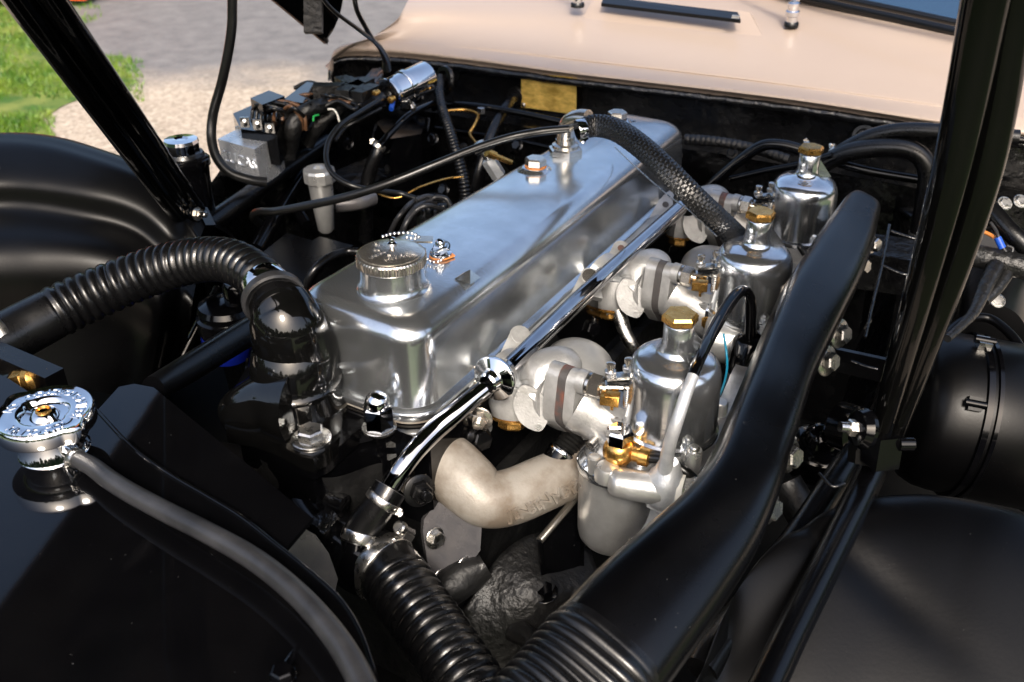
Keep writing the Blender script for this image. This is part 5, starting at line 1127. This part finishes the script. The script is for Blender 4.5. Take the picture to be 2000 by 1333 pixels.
def dark_block(name, lab, pts, z, dpt, m='bumpy', cat='bracket'):
    P = [W(a, b, z=z) for a, b in pts]; o = prism(name, P, dpt, m, None, .004, 2, dirv=-Z_); return tag(o, lab, cat)
dark_block('heater_bracket', 'black folded steel box below the ignition coil', [(735,240),(770,212),(838,232),(822,262),(760,272)], 3, .12, 'gloss')
dark_block('steel_plate', 'black welded plate left of the corrugated conduit', [(640,340),(740,300),(800,300),(760,345),(690,370)], -4, .02, 'bumpy')
dark_block('dynamo_bracket', 'black steel bracket with bolt behind the oil filler cap', [(480,520),(560,455),(610,470),(625,462),(690,480),(640,505),(600,560)], -5, .006, 'satin')
hose1('curved_hose', 'black curved hose behind the front left corner of the rocker cover', [(596,560,-3,7),(612,530,-1,8),(640,505,0,8),(675,492,0,8),(700,492,0,8)], 'rubber', 'hose', seg=18)
for x, y, z, i in ((905,290,-1,0),(760,330,-3,1),(1430,300,0,2),(1560,345,-2,3),(1700,300,1,4),(590,300,-1,5),(1240,1000,-20,6)):
    p = W(x, y, z=z) if x < 1300 or x > 1800 else W(x, y, **LY(x, 7)); bolt(p, -Y_+Z_*.6, .0062, ('dull bolt beside the corrugated conduit','dull bolt on the black welded plate','dull bolt below the fat firewall loom','dull bolt on the firewall right of the rear carburettor','dull bolt under the heater hose','dull bolt under the taped looms','dull bolt in the shade under the float chamber')[i], group='dull bay bolts', m='soot')
hose1('weld_edge', 'rough black welded edge of the box under the coil', [(735,243,3.2,3),(728,275,1,3),(740,300,-1,3),(800,300,-2,3)], 'bumpy', 'weld', seg=10, wob=.3, step=.004)
hose1('weld_edge', 'rough black welded edge near the corrugated conduit', [(838,232,3,3),(832,262,1,3),(815,300,-1,3),(770,345,-4,3),(742,375,-6,3)], 'bumpy', 'weld', seg=10, wob=.3, step=.004)
hose1('heater_return_pipe', 'thin black pipe low on the firewall behind the breather pipe', [(850,250,0,4),(930,262,0,4),(1010,275,0,4),(1090,292,0,4)], 'mirror', 'pipe', seg=12)
# distributor and plug leads
t = T('distributor', 'black distributor cap mostly hidden behind the rocker cover', 'distributor', W(830,410,z=-8))
lathe('cap', [(.036,-.04),(.036,0),(.030,.012),(.016,.016),(.012,.026),(.006,.027)], 'rubber', W(842,412,z=-5), Z_, t, 36)
for i in range(6):
    a = i*pi/3; lathe('tower', [(.007,0),(.007,.014),(.0055,.016)], 'rubber', W(842,412,z=-4)+Vector((.024*cos(a), .024*sin(a), 0)), Z_, t, 14)
for i, pts in enumerate(([(818,388,0,6),(800,400,1,5.5),(778,425,0,5),(762,455,-3,5)], [(850,398,0,5),(825,398,1.5,5),(800,420,1,5),(782,458,-2,5)], [(868,412,0,5),(838,402,2,5),(812,412,1.5,5),(792,440,0,5),(788,465,-2,5)], [(862,392,0,5),(835,384,1,5),(812,392,1,5)], [(880,402,0,5),(870,388,1,5),(850,386,1,5),(838,395,.5,5)])):
    o = tube('plug_lead', pts, 'hose', None, seg=14); tag(o, ('outermost','second','third','short upper','short rear')[i]+' grey highlighted plug lead arching over the distributor', 'cable', 'plug leads')
# dynamo and blue bottle beneath the hose
t = T('oil_filter_cap', 'glossy black ribbed round cap partly under the ribbed hose', 'cap', W(445,620,z=-6))
c = W(443,598,z=-1.0); lathe('ribbed_cap', [(.036,-.034),(.038,-.030),(.038,-.012),(.0345,-.010),(.0345,-.004),(.036,-.002),(.033,.004),(.022,.008),(.004,.009)], 'gloss', c, Z_, t, 48)
lathe('upper_knob', [(.016,.006),(.016,.028),(.013,.032)], 'gloss', c+Vector((.01,.01,0)), Z_, t, 28)
lathe('blue_body', [(.026,-.070),(.030,-.055),(.030,-.030)], 'bluefluid', c+Vector((-.006,-.004,0)), Z_, t, 36)
hose1('left_edge_strut', 'thin dark strut going down left of the round black cap', [(425,560,-6,7),(395,620,-10,8),(340,730,-16,9)], 'gloss', 'strut', seg=14)
hose1('lower_brake_pipe', 'thin brown pipe curving behind the long black cable', [(730,372,-1,2.2),(752,384,-1,2.2),(780,386,-1,2.2),(820,366,0,2.2),(870,350,0,2.2),(905,346,0,2.2)], 'brass', 'pipe', seg=8)
for x, y, z, i in ((818,190,5,0),(680,282,1,1),(846,272,2,2),(866,372,-3,3),(690,400,-8,4),(1010,285,2,5)):
    p = W(x, y, z=z); bolt(p, -Y_+Z_*.5, .0075, ('black bolt just under the chrome coil','black bolt beside the coil lead loop','black bolt left of the corrugated conduit','black bolt near the plug leads','black bolt below the alloy reservoir','black bolt on the firewall left of the breather pipe')[i], group='black bay bolts', m='gloss')

# ------------------------------------------------------------------ unseen tree line, added to darken the horizon in the metal's reflections
def reflection_wood():
    vs_, fs = [], []; r = random.Random(5)
    for k in range(150):
        a = 2*pi*k/150+r.uniform(-.02, .02); D = r.uniform(26, 34); cx, cy = D*sin(a), D*cos(a); h = r.uniform(4.5, 9.5)
        for j in range(150):
            z = -.75+h*r.random()**.8; sp = 1.9*sqrt(max(.05, 1-((z+.75)/h)**2)); q = Vector((cx+r.gauss(0, sp*.6), cy+r.gauss(0, sp*.6), z)); l = r.uniform(.25, .6)
            d1 = Vector((r.uniform(-1,1), r.uniform(-1,1), r.uniform(-1,1))).normalized()*l; d2 = d1.cross(Vector((r.uniform(-1,1), r.uniform(-1,1), r.uniform(-1,1)))).normalized()*l
            i = len(vs_); vs_ += [q-d1-d2, q+d1-d2, q+d1+d2, q-d1+d2]; fs.append((i, i+1, i+2, i+3))
    o = link('reflection_wood', vs_, fs, mat('reflection_wood_leaves', (.03,.07,.015), .7, 0, (.07,.12,.03), 1), None, False); o['kind'] = 'stuff'; tag(o, 'unseen dark green wood added round the drive for reflections', 'wood')
reflection_wood()
